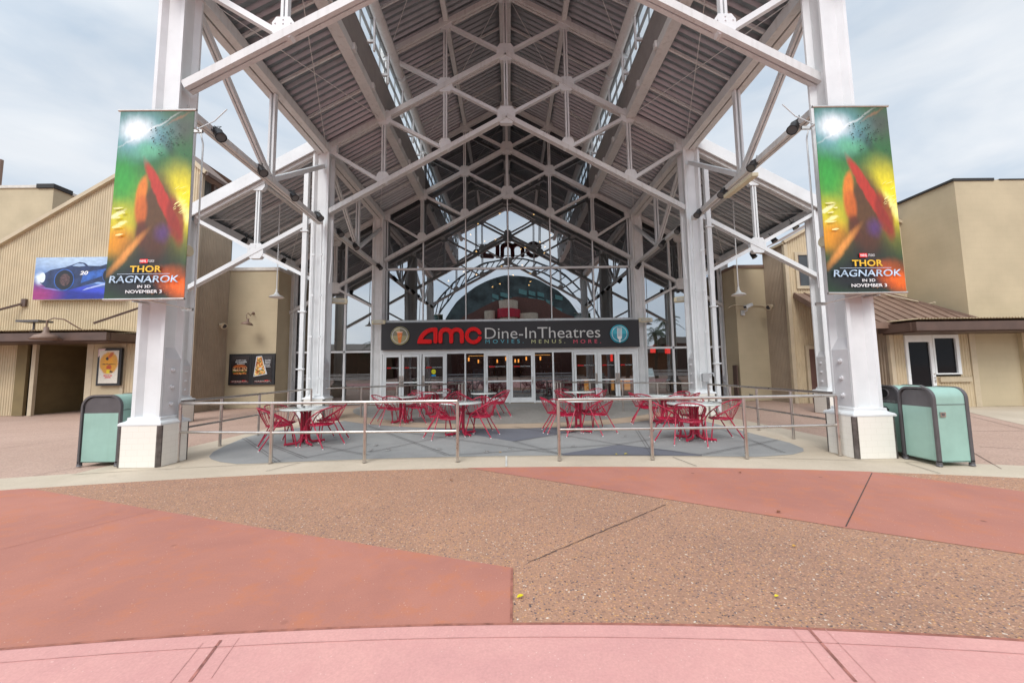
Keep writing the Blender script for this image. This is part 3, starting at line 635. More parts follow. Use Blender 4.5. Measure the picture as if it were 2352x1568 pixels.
    for yy in [6.0+.82*k for k in range(16)]: b.box(*sorted((s*4.0, s*4.04)), yy-.012, yy+.012, 10.98, 12.06)
    for zz in (11.0, 11.52, 12.04): b.box(*sorted((s*3.98, s*4.06)), 6.0, 18.45, zz-.012, zz+.012)
    part('window_frame', b, MATS['grey_frame'] if 'grey_frame' in MATS else mat('grey_frame', (.30, .32, .33), .5), cw)
    b = MB(); b.add([(s*4.02, 6, 10.99), (s*4.02, 18.4, 10.99), (s*4.02, 18.4, 12.05), (s*4.02, 6, 12.05)], [(0, 1, 2, 3)]); part('pane', b, GLC, cw)
b = MB(); b.dbl((0, 6.0, zU(0)+.1), (0, 18.3, zU(0)+.1), .42, .3, .06); part('ridge_beam', b, WHITED, canopy)
# downspouts and conduits on the middle columns
for s in (-1, 1):
    b = MB(); X = s*6.50
    b.box(X-.07, X+.07, 12.24, 12.38, 4.3, 8.0)
    b.add([(X-.07, 12.24, 4.3), (X+.07, 12.24, 4.3), (X+.07, 12.38, 4.3), (X-.07, 12.38, 4.3), (X-.06, 12.24, 3.95), (X+.06, 12.24, 3.95), (X+.06, 12.36, 3.95), (X-.06, 12.36, 3.95)],
          [(3, 2, 1, 0), (4, 5, 6, 7), (0, 1, 5, 4), (1, 2, 6, 5), (2, 3, 7, 6), (3, 0, 4, 7)])
    b.box(X-.06, X+.06, 12.24, 12.36, .1, 3.95)
    for zz in (1.6, 3.4, 6): b.box(X-.12, X+.12, 12.21, 12.30, zz-.02, zz+.02)
    part('downspout', b, WHITE, canopy)
    b = MB()
    for dx in (-.12, .13):
        b.tube((s*6.05+dx, 12.19, .85), (s*6.05+dx, 12.19, 6.3), .018, 6)
        for zz in (1.3, 2.6, 3.9, 5.2): b.box(s*6.05+dx-.045, s*6.05+dx+.045, 12.165, 12.20, zz-.03, zz+.03)
    b.path([(s*5.65, 12.3, 6.35), (s*5.62, 12.25, 6.1), (s*5.62, 12.25, 5.0), (s*5.68, 12.28, 4.3)], .02, 6)
    part('conduit', b, WHITE, canopy)
    # conduit up the inner side of the front column beside the banner
    b = MB(); b.path([(s*5.45, 6.75, 2.85), (s*5.45, 6.75, 5.6), (s*5.5, 6.75, 5.8), (s*5.7, 6.75, 5.9)], .014, 6); b.path([(s*5.65, 6.8, 5.9), (s*5.35, 6.85, 6.1), (s*5.15, 6.88, 6.35)], .010, 6); part('conduit', b, WHITE, canopy)
b = MB(); b.box(5.95, 6.13, 12.08, 12.2, 1.05, 1.3); b.path([(6.13, 12.15, 1.28), (6.3, 12.15, 1.3), (6.32, 12.15, 1.2)], .025, 6)
part('junction_box', b, mat('grey_box', (.4, .41, .42), .5), canopy)
# ================================================================== THEATRE FRONT
theatre = thing('theatre_building', 'theatre front with tall gabled mirror glass wall over a row of white framed doors', 'building', (0, 18.4, 0))
YG = 18.4
def pane(pts, mt, parent, name='pane'):
    mb = MB(); mb.add(pts, [tuple(range(len(pts)))]); return part(name, mb, mt, parent)
def frame_mb(segs, d=.10, w=.07, y=YG):
    mb = MB()
    for (xa, za, xb, zb, *ww) in segs: mb.beam((xa, y, za), (xb, y, zb), d, ww[0] if ww else w, (0, 0, 1) if abs(xa-xb) > .01 else (1, 0, 0))
    return mb
ZS0, ZS1 = 2.42, 3.80          # sign band
# mirror glass above the sign, centre bay then the side bays
zTop = lambda x: (zU(x) if abs(x) <= 4.1 else zM(x))+.2
w = part('gable_window', frame_mb([(-5.85, 3.82, 5.85, 3.82, .1), (-5.85, 6.32, 5.85, 6.32, .09)]+[(x, 3.86, x, zTop(x)-.1, .05) for x in (-5.78, -4.06, -2.03, 0, 2.03, 4.06, 5.78)]), ALU, theatre)
for xa, xb in ((-5.85, -4.06), (-4.06, -1.98), (-2.03, 0), (0, 1.98), (2.03, 4.06), (4.06, 5.85)):
    xx = sorted((xa, xb), key=abs)
    def zt(x, o): return zTop(x) if not (abs(x) < 4.1 and max(abs(xa), abs(xb)) > 4.2) else zM(x)+.2
    pane([(xa, YG+.02, 3.84), (xb, YG+.02, 3.84), (xb, YG+.02, 6.30), (xa, YG+.02, 6.30)], GLU, w)
    pane([(xa, YG+.02, 6.34), (xb, YG+.02, 6.34), (xb, YG+.02, zt(xb, 0)), (xa, YG+.02, zt(xa, 0))], GLU, w)
for s in (-1, 1):
    w = part('side_window', frame_mb([(s*6.15, 2.42, s*9.95, 2.42, .09), (s*6.15, .06, s*9.95, .06, .1)]+[(s*x, .1, s*x, zTop(x)-.1, ww) for x, ww in ((6.32, .06), (7.72, .09), (8.6, .06), (9.75, .09))]+[(s*6.15, zB(6.1)-2.4+.1, s*6.2, zB(6.1)-2.4, .08)]), ALU, theatre)
    for xa, xb in ((6.1, 7.72), (7.72, 8.6), (8.6, 9.95)):
        pane([(s*xa, YG+.02, .08), (s*xb, YG+.02, .08), (s*xb, YG+.02, 2.40), (s*xa, YG+.02, 2.40)], GLD, w)
        pane([(s*xa, YG+.02, 2.44), (s*xb, YG+.02, 2.44), (s*xb, YG+.02, zTop(xb)), (s*xa, YG+.02, zTop(xa))], GLU, w)
    # frosted safety stripes
    mb = MB()
    for z in (1.12, 1.17, 1.22, 1.30, 1.36): mb.box(*sorted((s*6.4, s*9.7)), YG+.004, YG+.008, z, z+.022)
    part('safety_stripes', mb, mat('frosted_film', (.35, .35, .35), .7), theatre)
# door row
YD = 17.75
DX = lambda px: atY(px, 870, YD).x
def stile_door(x0, x1, handle, label=None, mids=.95, pull=False):
    z0, z1 = .03, 2.24; w = .11
    f = MB(); f.box(x0+.01, x0+w, YD-.03, YD+.03, z0, z1); f.box(x1-w, x1-.01, YD-.03, YD+.03, z0, z1)
    f.box(x0+w, x1-w, YD-.03, YD+.03, z1-.12, z1); f.box(x0+w, x1-w, YD-.03, YD+.03, z0, z0+.22); f.box(x0+w, x1-w, YD-.028, YD+.028, mids, mids+.065)
    d = part('door', f, ALU, theatre)
    pane([(x0+w-.01, YD, z0+.2), (x1-w+.01, YD, z0+.2), (x1-w+.01, YD, z1-.1), (x0+w-.01, YD, z1-.1)], GLD, d)
    h = MB(); hx = x0+w*.55 if handle == 'l' else x1-w*.55
    if pull:
        h.path([(hx, YD-.03, .85), (hx, YD-.09, .88), (hx, YD-.09, 1.12), (hx, YD-.03, 1.15)], .014, 6)
        h.box(hx-.02, hx+.02, YD-.036, YD-.028, .93, 1.06)
    else:
        h.box(hx-.045, hx+.045, YD-.038, YD-.030, .78, 1.28); h.tube((hx, YD-.07, 1.18), (hx, YD-.03, 1.18), .02, 8); h.path([(hx, YD-.038, .92), (hx, YD-.06, .94), (hx, YD-.06, 1.08), (hx, YD-.038, 1.10)], .009, 6)
    part('handle', h, STEEL, d)
    # red and white lettering on the glass
    cx = (x0+x1)/2; t = MB(); bw = (x1-x0-2*w)
    bar = MB(); bar.box(x0+w, x1-w, YD-.010, YD-.006, 1.60, 1.68); part('decal_band', bar, mat('black_film', (.02, .02, .02), .4), d)
    part('decal_red', text_mb('amc', bw*.32, .055, lambda u, v, q: (cx-bw*.27+u, YD-.013, 1.638+v), 0, bold=.03), SIGNR, d)
    part('decal_white', text_mb('Dine-In Theatres', bw*.50, .040, lambda u, v, q: (cx+bw*.18+u, YD-.013, 1.642+v), 0), INK, d)
    return d
doors = [((881, 922), 'r', 0), ((922, 964), 'l', 0), ((970, 1023), 'l', 0), ((1115, 1169), 'l', 1), ((1172, 1226), 'r', 1), ((1319, 1373), 'r', 0), ((1377, 1418.5), 'r', 0), ((1418.5, 1460), 'l', 0)]
dd = []
for (a, b), h, pl in doors: dd.append(stile_door(DX(a), DX(b), h, pull=bool(pl)))
# round yellow and blue stickers on the third door
mb = MB(); xs = DX(996)
mb.lathe([(0, 0), (.105, 0)], (xs, YD-.012, 1.45), 24, M=Matrix.Rotation(R(90), 3, 'X')); mb.cur = 1; mb.box(xs-.10, xs+.10, YD-.014, YD-.010, 1.25, 1.31); mb.cur = 2; mb.box(xs-.10, xs+.10, YD-.017, YD-.0145, 1.44, 1.455)
part('sticker', mb, [mat('yellow_sticker', (.85, .82, .01), .4), mat('blue_sticker', (.02, .35, .75), .4), BLACK], dd[2])
fixed = [(1027, 1067), (1071, 1112), (1229, 1268.5), (1274, 1314)]
f = MB()
xl, xr = -5.82, 5.82
edges = sorted(set([DX(v) for v in (881, 966.5, 1024.5, 1069, 1113.5, 1170.5, 1227.5, 1271, 1316.5, 1375, 1460.5)]))
for x in edges: f.box(x-.035, x+.035, YD-.055, YD+.055, 0, 2.42)
f.box(xl, xr, YD-.058, YD+.058, 2.245, 2.45); f.box(xl, DX(878), YD-.05, YD+.05, 0, 2.245); f.box(DX(1463), xr, YD-.05, YD+.05, 0, 2.245)
for a, b in fixed: f.box(DX(a), DX(b), YD-.03, YD+.03, .02, .10)
fr = part('door_frame', f, ALU, theatre)
for a, b in fixed:
    pane([(DX(a)-.03, YD+.01, .08), (DX(b)+.03, YD+.01, .08), (DX(b)+.03, YD+.01, 2.26), (DX(a)-.03, YD+.01, 2.26)], GLD, fr)
    mb = MB()
    for z, t in ((1.28, .05), (1.20, .02), (1.14, .03), (1.06, .02), (1.0, .05)): mb.box(DX(a), DX(b), YD-.004, YD, z, z+t)
    part('safety_stripes', mb, mat('grey_film', (.13, .13, .14), .6), fr)
# walls behind the glass: dark hall with a bar
SH = mat('dark_plum_wall', (.085, .045, .040), .7, var=.1, vscale=2)
mb = MB(); x0, x1, y0, y1 = -10.4, 10.4, 18.5, 27

gp_ = [(-10.4, 0), (-10.4, 6.35), (-6.05, 8.75), (-4.15, 9.8), (-4.15, 12.1), (0, 14.3), (4.15, 12.1), (4.15, 9.8), (6.05, 8.75), (10.4, 6.35), (10.4, 0)]
mb.add([(u, 18.5, v) for u, v in gp_]+[(u, 27, v) for u, v in gp_], [(i, i+1, 12+i, 11+i) for i in range(10)]+[tuple(range(11, 22))])
mb.add([(u*1.01, 18.5, v*1.008+.02) for u, v in gp_]+[(u*1.01, 27.1, v*1.008+.02) for u, v in gp_], [(i, i+1, 12+i, 11+i) for i in range(10)]+[tuple(range(11, 22))])
mb.box(x0, x1, YG+.3, y1, 2.95, 3.1);
part('interior_wall', mb, SH, theatre)
mb = MB(); mb.box(-10.4, 10.4, 17.8, 27, .009, .016); part('interior_floor', mb, mat('dark_wood_floor', (.16, .085, .05), .35, var=.15, vscale=4, stretch=(1, 6, 1)), theatre)
for xx in (-4.35, 4.35, -5.0):
    mb = MB(); vs = []; n = 40
    for i in range(n+1):
        t = i/n; vs += [(xx-.55+1.1*t, 19.0+.05*math.sin(t*40), .05), (xx-.55+1.1*t, 19.0+.05*math.sin(t*40+.5), 2.85)]
    mb.add(vs, [(2*i, 2*i+2, 2*i+3, 2*i+1) for i in range(n)], True)
    tag(mb.build('curtain', mat('plum_curtain', (.20, .055, .06), .8, var=.1)), {-4.35: 'dark red curtain behind the leftmost pair of glass doors', 4.35: 'dark red curtain behind the rightmost pair of glass doors', -5.0: 'dark red curtain end behind the leftmost door'}[xx], 'curtain')
bar = thing('bar_counter', 'long dark bar counter with lit front panels inside behind the glass doors', 'bar counter', (0, 22, 0))
mb = MB(); mb.box(-3.4, 3.4, 22, 22.6, 0, 1.08); part('counter_front', mb, mat('dark_wood', (.06, .03, .025), .4, var=.2, vscale=6), bar)
mb = MB(); mb.box(-3.5, 3.5, 21.88, 22.7, 1.08, 1.14); part('counter_top', mb, mat('dark_stone', (.05, .05, .055), .15), bar)
shelf = thing('bottle_shelf', 'back bar shelves crowded with small bottles under a thin warm light strip', 'shelf', (0, 25, 0))
mb = MB()
for z in (1.2, 1.55, 1.9, 2.25): mb.box(-3.3, 3.3, 25, 25.35, z, z+.03)
mb.box(-3.35, -3.3, 25, 25.35, .9, 2.35); mb.box(3.3, 3.35, 25, 25.35, .9, 2.35); part('rack', mb, mat('shelf_glass_grey', (.12, .11, .10), .3), shelf)
mb = MB()
for k in range(3):
    mb.cur = k
    for i in range(60):
        x = random.uniform(-3.2, 3.2); z = random.choice((1.23, 1.58, 1.93)); h = random.uniform(.16, .27)
        mb.lathe([(.03, 0), (.035, .02), (.035, h*.6), (.012, h*.75), (.012, h)], (x, 25.1+random.uniform(0, .15), z), 6)
o = part('bottles', mb, [mat('green_bottle', (.03, .12, .03), .1), mat('amber_bottle', (.25, .10, .02), .1), mat('clear_bottle', (.45, .45, .45), .1)], shelf); o['kind'] = 'stuff'
mb = MB(); mb.box(-2.6, 2.6, 24.9, 24.93, 2.38, 2.395); part('light_strip', mb, emis('warm_strip', (1, .45, .12), 1.6), shelf)
WARM = emis('warm_shade', (1, .36, .07), 1.5)
barl = [(-2.3, 22.2), (-1.35, 22.2), (-.2, 22.2), (.95, 22.2), (1.75, 22.2), (-1.9, 24.0), (.35, 24.0), (.55, 24.0), (1.4, 24.0), (-.75, 24.0)]
pl0 = None
for i, (x, y) in enumerate(barl):
    if pl0 is None:
        pl0 = thing('bar_lamp', 'small glowing amber pendant lamp hanging above the bar inside', 'lamp', (x, y, 2.10), group='amber lamps over the bar')
        mb = MB(); mb.tube((0, 0, -.10), (0, 0, .10), .042, 10); lpart('lamp_shade', mb, WARM, pl0)
        mb = MB(); mb.tube((0, 0, .11), (0, 0, .8), .006, 4); lpart('cord', mb, BLACK, pl0)
    else:
        c = copy_tree(pl0); c.location = (x, y, 2.10 if y < 23 else 2.02)
# amber lit panels inside at right
mb = MB()
for i in range(7): mb.box(3.9+i*.42, 4.2+i*.42, 20.6, 20.64, .35, .95)
bc = thing('lit_counter', 'low counter with glowing amber front panels behind the right hand doors', 'counter', (5.3, 20.8, 0))
part('lit_panel', mb, emis('amber_panel', (.9, .38, .07), .38), bc)
mb = MB(); mb.box(3.8, 6.9, 20.66, 21.3, 0, 1.1); part('body', mb, SH, bc)
# ticket kiosks
for i, x in enumerate((6.35, 7.0)):
    k = thing('ticket_kiosk', ['pale ticket kiosk inside behind the glass right of the doors, nearer the doors', 'pale ticket kiosk inside behind the glass right of the doors, farther from the doors'][i], 'kiosk', (x, 19.6, 0), group='ticket kiosks behind the glass')
    mb = MB(); mb.add([(-.2, -.15, 0), (.2, -.15, 0), (.2, .2, 0), (-.2, .2, 0), (-.2, -.15, 1.0), (.2, -.15, 1.0), (.2, .15, 1.5), (-.2, .15, 1.5)], [(0, 1, 2, 3), (4, 5, 6, 7), (0, 1, 5, 4), (1, 2, 6, 5), (2, 3, 7, 6), (3, 0, 4, 7)]); lpart('body', mb, mat('pale_plastic', (.6, .63, .64), .4), k)
    mb = MB(); mb.add([(-.16, -.13, 1.06), (.16, -.13, 1.06), (.16, .10, 1.44), (-.16, .10, 1.44), (-.16, -.145, 1.07), (.16, -.145, 1.07), (.16, .085, 1.45), (-.16, .085, 1.45)], [(0, 1, 2, 3), (4, 5, 6, 7), (0, 1, 5, 4), (1, 2, 6, 5), (2, 3, 7, 6), (3, 0, 4, 7)]); lpart('screen', mb, emis('kiosk_screen', (.6, .8, .9), .5), k)
for i, (x, z) in enumerate(((7.35, 2.45), (5.15, 2.05), (8.1, 2.4), (6.75, 2.4))):
    lab = ['red drum lamp glowing behind the glass left of the right middle column', 'red drum lamp glowing at the top of the rightmost door glass', 'red drum lamp behind the glass hidden beside the right middle column', 'dim red drum lamp behind the glass right of the sign'][i]
    k = thing('red_lamp', lab, 'lamp', (x, 20.0, z), group='red drum lamps inside')
    mb = MB(); mb.tube((0, 0, -.2), (0, 0, .2), .13, 15); lpart('lamp_shade', mb, emis('red_shade', (1, .02, .01), .8), k)
    mb = MB(); mb.tube((0, 0, .2), (0, 0, .45), .008, 4); lpart('cord', mb, BLACK, k)
# vending cooler with blue front
k = thing('display_cooler', 'dark display cooler with bluish picture front inside left of the centre doors', 'cooler', (DX(1093), 20.2, 0))
mb = MB(); mb.box(-.42, .42, 0, .6, 0, 1.75); lpart('body', mb, BLACK, k)
mb = MB(); mb.box(-.36, .36, -.012, -.004, .25, 1.55); lpart('front', mb, mat('blue_poster_print', (.05, .14, .22), .3, var=.3, vscale=6, col2=(.02, .04, .07)), k)
# inner dark chairs
bs = None
for i, x in enumerate((-.55, .55, 1.05, 1.5, 1.9, 2.3, -1.1)):
    if bs is None:
        bs = thing('dark_chair', 'dark wire chair standing inside behind the centre glass doors', 'chair', (x, 20.6, 0), group='dark chairs inside')
        mb = MB()
        for sx in (-1, 1):
            for sy in (-1, 1): mb.tube((sx*.14, sy*.14, .45), (sx*.22, sy*.22, .012), .012, 5)
        lpart('legs', mb, BLACK, bs)
        mb = MB(); mb.lathe([(0, .46), (.2, .46), (.21, .44), (0, .44)], n=14); lpart('seat', mb, BLACK, bs)
        mb = MB(); mb.path([(-.2, .05, .46), (-.22, .17, .7), (-.1, .22, .82), (.1, .22, .82), (.22, .17, .7), (.2, .05, .46)], .012, 5)
        for q in (-.1, 0, .1): mb.tube((q, .18, .46), (q, .22, .81), .006, 4)
        lpart('backrest', mb, BLACK, bs)
    else:
        c = copy_tree(bs); c.location = (x, 20.6+.5*(i % 2), 0); c.rotation_euler.z = i*1.3
# small warm lights strung behind the gable glass
bl = None
wl = [(1148, 491), (1098, 514), (1226, 493), (1265, 540), (1081, 539), (1113, 554), (1240, 556), (1138, 550), (1094, 578), (1206, 569), (1196, 572), (1252, 567), (1250, 581), (1065, 624), (1152, 612), (1094, 631), (1200, 609), (1218, 628), (1218, 647), (1148, 652), (1178, 632), (1131, 659), (1215, 655), (1030, 645)]
for i, (px, py) in enumerate(wl):
    v = atY(px, py, 19.4+1.5*((i*7) % 5)/4)
    if bl is None:
        bl = thing('ceiling_bulb', 'tiny warm glowing bulb hanging behind the gable glass', 'lamp', v, group='tiny warm bulbs behind the gable glass')
        mb = MB(); mb.lathe([(0, -.035), (.035, -.02), (.045, 0), (.03, .03), (0, .04)], n=8); lpart('bulb', mb, emis('warm_bulb', (1, .55, .2), 9), bl)
        mb = MB(); mb.tube((0, 0, .04), (0, 0, .9), .005, 4); mb.tube((0, 0, .03), (0, 0, .10), .03, 6); lpart('cord', mb, BLACK, bl)
    else:
        c = copy_tree(bl); c.location = v

# ------------------------------------------------------------------ the big sign
YSG = 17.50
sl, sr_, sb, st = -5.93, 5.93, 2.40, 3.72
Pl = atY(876, 741, YSG); Pr = atY(1467, 734, YSG); Pb = atY(876, 804, YSG)
sl, sr_, st, sb = Pl.x, Pr.x, (Pl.z+Pr.z)/2, Pb.z
sign = thing('theatre_sign', 'long charcoal sign board with red logo and silver letters above the theatre doors', 'sign', (0, YSG, sb))
mb = MB(); mb.box(sl, sr_, YSG, YSG+.25, sb, st); part('board', mb, SIGNB, sign)
SW = sr_-sl
def spx(px, py): v = atY(px, py, YSG); return v.x, v.z
LS = (SW/591.0)/6.40*5.225*0+1
def lf(x0, y0, x1, y1):  # converts zoom-8 coordinates of the logo to the board
    return None
def z8(u, v): p = atY((1540+u*300/2352)*.6125, (1220+v*300/2352)*.6125, YSG); return (p.x, p.z)
A_ = [(235, 540), (590, 540), (618, 530), (635, 508), (640, 480), (635, 450), (620, 425), (595, 412), (370, 412), (385, 375), (430, 312), (500, 250), (570, 210), (640, 191), (680, 190), (680, 480), (685, 505), (705, 527), (738, 535), (770, 527), (792, 507), (800, 480), (800, 120), (790, 90), (768, 70), (740, 64), (640, 68), (550, 88), (470, 120), (400, 165), (340, 220), (290, 285), (250, 355), (222, 430), (207, 500), (208, 525), (218, 537)]
M_ = [(825, 480), (832, 508), (855, 529), (885, 535), (915, 529), (938, 508), (945, 480), (945, 300), (950, 258), (965, 222), (1000, 195), (1040, 187), (1085, 196), (1115, 220), (1135, 258), (1140, 300), (1140, 480), (1147, 508), (1170, 529), (1200, 535), (1230, 529), (1251, 508), (1258, 480), (1258, 300), (1263, 255), (1280, 220), (1313, 195), (1355, 185), (1400, 196), (1430, 222), (1447, 258), (1452, 300), (1452, 480), (1460, 508), (1482, 529), (1512, 535), (1542, 529), (1564, 508), (1572, 480), (1572, 240), (1560, 190), (1535, 145), (1495, 105), (1430, 75), (1350, 65), (1270, 85), (1210, 122), (1140, 82), (1050, 62), (960, 75), (890, 115), (845, 175), (825, 250)]
C_ = []
for i in range(33):
    t = R(24+(338-24)*i/32); C_.append((1850+253*math.cos(t), 300-250*math.sin(t)))
for i in range(1, 8):
    t = R(338-180*0)+0; ph = R(338)+math.pi*i/8; C_.append((1850+197*math.cos(R(338))+57*math.cos(ph), 300-194*math.sin(R(338))-57*math.sin(ph)))
for i in range(33):
    t = R(338-(338-24)*i/32); C_.append((1850+140*math.cos(t), 300-137*math.sin(t)))
for i in range(1, 8):
    ph = R(24)+math.pi+math.pi*i/8; C_.append((1850+197*math.cos(R(24))+57*math.cos(ph), 300-194*math.sin(R(24))-57*math.sin(ph)))
lg = MB()
for P_ in (A_, M_, C_): lg.prism([z8(u, v) for u, v in P_], lambda u, v, t: (u, t, v), YSG-.10, YSG-.001)
lo = part('logo', lg, SIGNR, sign)
bv = lo.modifiers.new('b', 'BEVEL'); bv.width = .02; bv.segments = 3; bv.limit_method = 'ANGLE'
def between(a, b, y0, y1):  # px box -> centre and size on the board
    p = atY(a, (y0+y1)/2, YSG); q = atY(b, (y0+y1)/2, YSG); t = atY((a+b)/2, y0, YSG); u = atY((a+b)/2, y1, YSG)
    return (p.x+q.x)/2, (t.z+u.z)/2, q.x-p.x, t.z-u.z
cx, cz, w_, h_ = between(1114, 1378, 751.5, 776.5)
part('lettering', text_mb('Dine-InTheatres', w_, h_, lambda u, v, t: (cx+u, YSG-.035+t, cz+v), .05, bold=-.006), SIGNW, sign)
for txt, a, b, col in (('MOVIES.', 1115, 1202.5, (.10, .42, .52)), ('MENUS.', 1220.5, 1298, (.55, .56, .28)), ('MORE.', 1317, 1380, (.72, .09, .14))):
    cx2, cz2, w2, h2 = between(a, b, 779.5, 788)
    part('lettering', text_mb(txt, w2, h2, lambda u, v, t: (cx2+u, YSG-.008+t, cz2+v), .012, spacing=1.75), mat('letters_'+txt.lower().strip('.'), col, .5, var=.02), sign)
def medallion(pxc, pyc, name, c1, c2):
    c = atY(pxc, pyc, YSG); r = .415; mb = MB(); Mx = Matrix.Rotation(R(90), 3, 'X')
    mb.lathe([(0, .06), (r-.012, .06), (r, .045), (r, 0)], (c.x, YSG, c.z), 48, M=Mx)
    mb.cur = 1
    for a0, a1 in ((0, 90), (135, 180)):
        pts = [(0, 0)]+[(r*.96*math.cos(R(a0+(a1-a0)*i/10)), r*.96*math.sin(R(a0+(a1-a0)*i/10))) for i in range(11)]
        mb.prism(pts, lambda u, v, t: (c.x+u, t, c.z+v), YSG-.064, YSG-.0605)
    o = part('medallion', mb, [c1, c2], sign)
    mb = MB(); ri = r*.80
    mb.path([(c.x+ri*math.cos(R(9*i)), YSG-.068, c.z+ri*math.sin(R(9*i))) for i in range(40)], .012, 5, closed=True)
    part('ring', mb, INK, o); return c, o
c, o = medallion(919.3, 771, 'drink', mat('medallion_olive', (.42, .38, .21), .4, var=.05), mat('medallion_olive_dark', (.22, .21, .14), .4, var=.05))
mb = MB(); mb.prism([(-.12, .16), (.12, .16), (.05, -.33), (-.05, -.33)], lambda u, v, t: (c.x+u, t, c.z+v), YSG-.082, YSG-.070)
mb.cur = 1; mb.prism([(-.14, .18), (.14, .18), (.12, .13), (-.12, .13)], lambda u, v, t: (c.x+u, t, c.z+v), YSG-.088, YSG-.083)
for q in range(7): mb.lathe([(0, .003), (.012, .003), (.012, 0)], (c.x+random.uniform(-.05, .05), YSG-.083, c.z+random.uniform(-.12, .1)), 8, M=Matrix.Rotation(R(90), 3, 'X'))
part('drink_glass', mb, [mat('orange_drink', (.80, .22, .04), .4), mat('pink_foam', (.85, .55, .45), .5)], o)
c, o = medallion(1422, 766.5, 'fork', mat('medallion_teal', (.03, .34, .46), .35, var=.05), mat('medallion_teal_light', (.06, .48, .60), .35, var=.05))
mb = MB(); fk = [(-.105, .26)]
for i in range(4):
    a = -.105+i*.059; fk += [(a, .26), (a+.033, .26)]+([(a+.033, -.12), (a+.059, -.12)] if i < 3 else [])
fk = fk[1:]+[(.10, -.18), (.06, -.24), (.03, -.27), (.035, -.38), (-.035, -.38), (-.03, -.27), (-.06, -.24), (-.105, -.18)]
mb.prism(fk, lambda u, v, t: (c.x+u, t, c.z+v), YSG-.082, YSG-.070); part('fork', mb, INK, o)

# ================================================================== SIDE BUILDINGS
def corr(mb, x0, x1, z0, topf, y, axis='x', pitch=.096, amp=.022, out=-1, uneven=False):
    """vertical ribbed wall. axis 'x': runs along x at depth y; axis 'y': runs along y (x0,x1 are y) at x=y. out: side of the ribs"""
    u = x0; pr = []
    while u < x1-1e-4:
        for d, h in ((0, 0), (.25, 0), (.42, 1), (.68, 1), (.85, 0)): pr.append((min(u+d*pitch, x1), h*amp*out))
        u += pitch
    pr.append((x1, 0)); vs = []
    for a, h in pr:
        for z in (z0, topf(a)):
            vs.append((a, y+h, z) if axis == 'x' else (y+h, a, z))
    mb.add(vs, [(2*i, 2*i+1, 2*i+3, 2*i+2) for i in range(len(pr)-1)])
def wallbox(mb, x0, x1, y0, y1, z0, z1): mb.box(x0, x1, y0, y1, z0, z1)

# --- left corrugated hall
LY = 15.3
hl = thing('corrugated_hall', 'tan corrugated metal hall with sloping gable top behind the left banner', 'building', (-16, LY, 0))
topL = lambda x: 10.75-.623*abs(x+13.5) if x < -13.5 else 10.75-.9*(x+13.5)
mb = MB(); corr(mb, -13.5, -12.32, 2.75, topL, LY); corr(mb, -26.0, -13.5, 2.75, topL, LY)
part('upper_wall', mb, TANC, hl)
mb = MB(); mb.beam((-13.5, LY-.06, topL(-13.5)+.05), (-26, LY-.06, topL(-26)+.05), .16, .14); mb.beam((-13.5, LY-.06, topL(-13.5)+.05), (-12.1, LY-.06, topL(-12.1)+.05), .16, .14); part('rake_trim', mb, TRIM, hl)
mb = MB()
mb.add([(-13.5, LY-.1, 10.89), (-12.05, LY-.1, 9.58), (-12.05, LY+1.6, 9.58), (-13.5, LY+1.6, 10.89)], [(0, 1, 2, 3)]); mb.add([(-13.5, LY-.1, 10.89), (-26, LY-.1, 3.09), (-26, LY+6, 3.09), (-13.5, LY+6, 10.89)], [(0, 1, 2, 3)]); part('roof', mb, BROWN, hl)
mb = MB(); corr(mb, LY, 17.12, 0, lambda a: 8.4, -12.3, axis='y', out=1, pitch=.09); part('side_wall', mb, TANC_SHADE, hl)
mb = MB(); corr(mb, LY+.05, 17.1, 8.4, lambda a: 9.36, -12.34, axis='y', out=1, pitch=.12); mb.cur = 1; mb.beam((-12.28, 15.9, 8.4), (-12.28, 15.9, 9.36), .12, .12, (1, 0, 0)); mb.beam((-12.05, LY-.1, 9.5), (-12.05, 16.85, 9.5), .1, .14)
part('gable_louvre', mb, [mat('dark_louvre', (.05, .045, .04), .6), DBROWN], hl)
mb = MB(); corr(mb, -26, -18.95, 0, lambda x: 2.75, LY); part('lower_wall', mb, TANC, hl); mb = MB(); corr(mb, -14.85, -12.32, 0, lambda x: 2.75, LY, pitch=.12); part('lower_wall', mb, TANC, hl)
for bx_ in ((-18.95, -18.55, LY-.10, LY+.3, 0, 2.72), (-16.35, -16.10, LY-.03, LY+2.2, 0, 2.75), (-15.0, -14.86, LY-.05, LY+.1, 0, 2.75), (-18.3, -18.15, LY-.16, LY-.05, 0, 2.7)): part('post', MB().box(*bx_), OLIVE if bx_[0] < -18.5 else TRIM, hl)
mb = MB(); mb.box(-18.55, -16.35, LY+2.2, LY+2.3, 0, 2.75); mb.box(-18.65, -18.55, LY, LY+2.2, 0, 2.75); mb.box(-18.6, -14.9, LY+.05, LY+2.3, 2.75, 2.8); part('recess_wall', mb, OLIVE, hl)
mb = MB(); mb.box(-16.10, -15.0, LY-.02, LY+.1, 0, 2.75); part('stucco_panel', mb, TAN, hl)
mb = MB(); mb.box(-12.4, -12.24, LY-.06, LY+.06, 0, 9.5); part('corner_trim', mb, TANC_SHADE, hl)
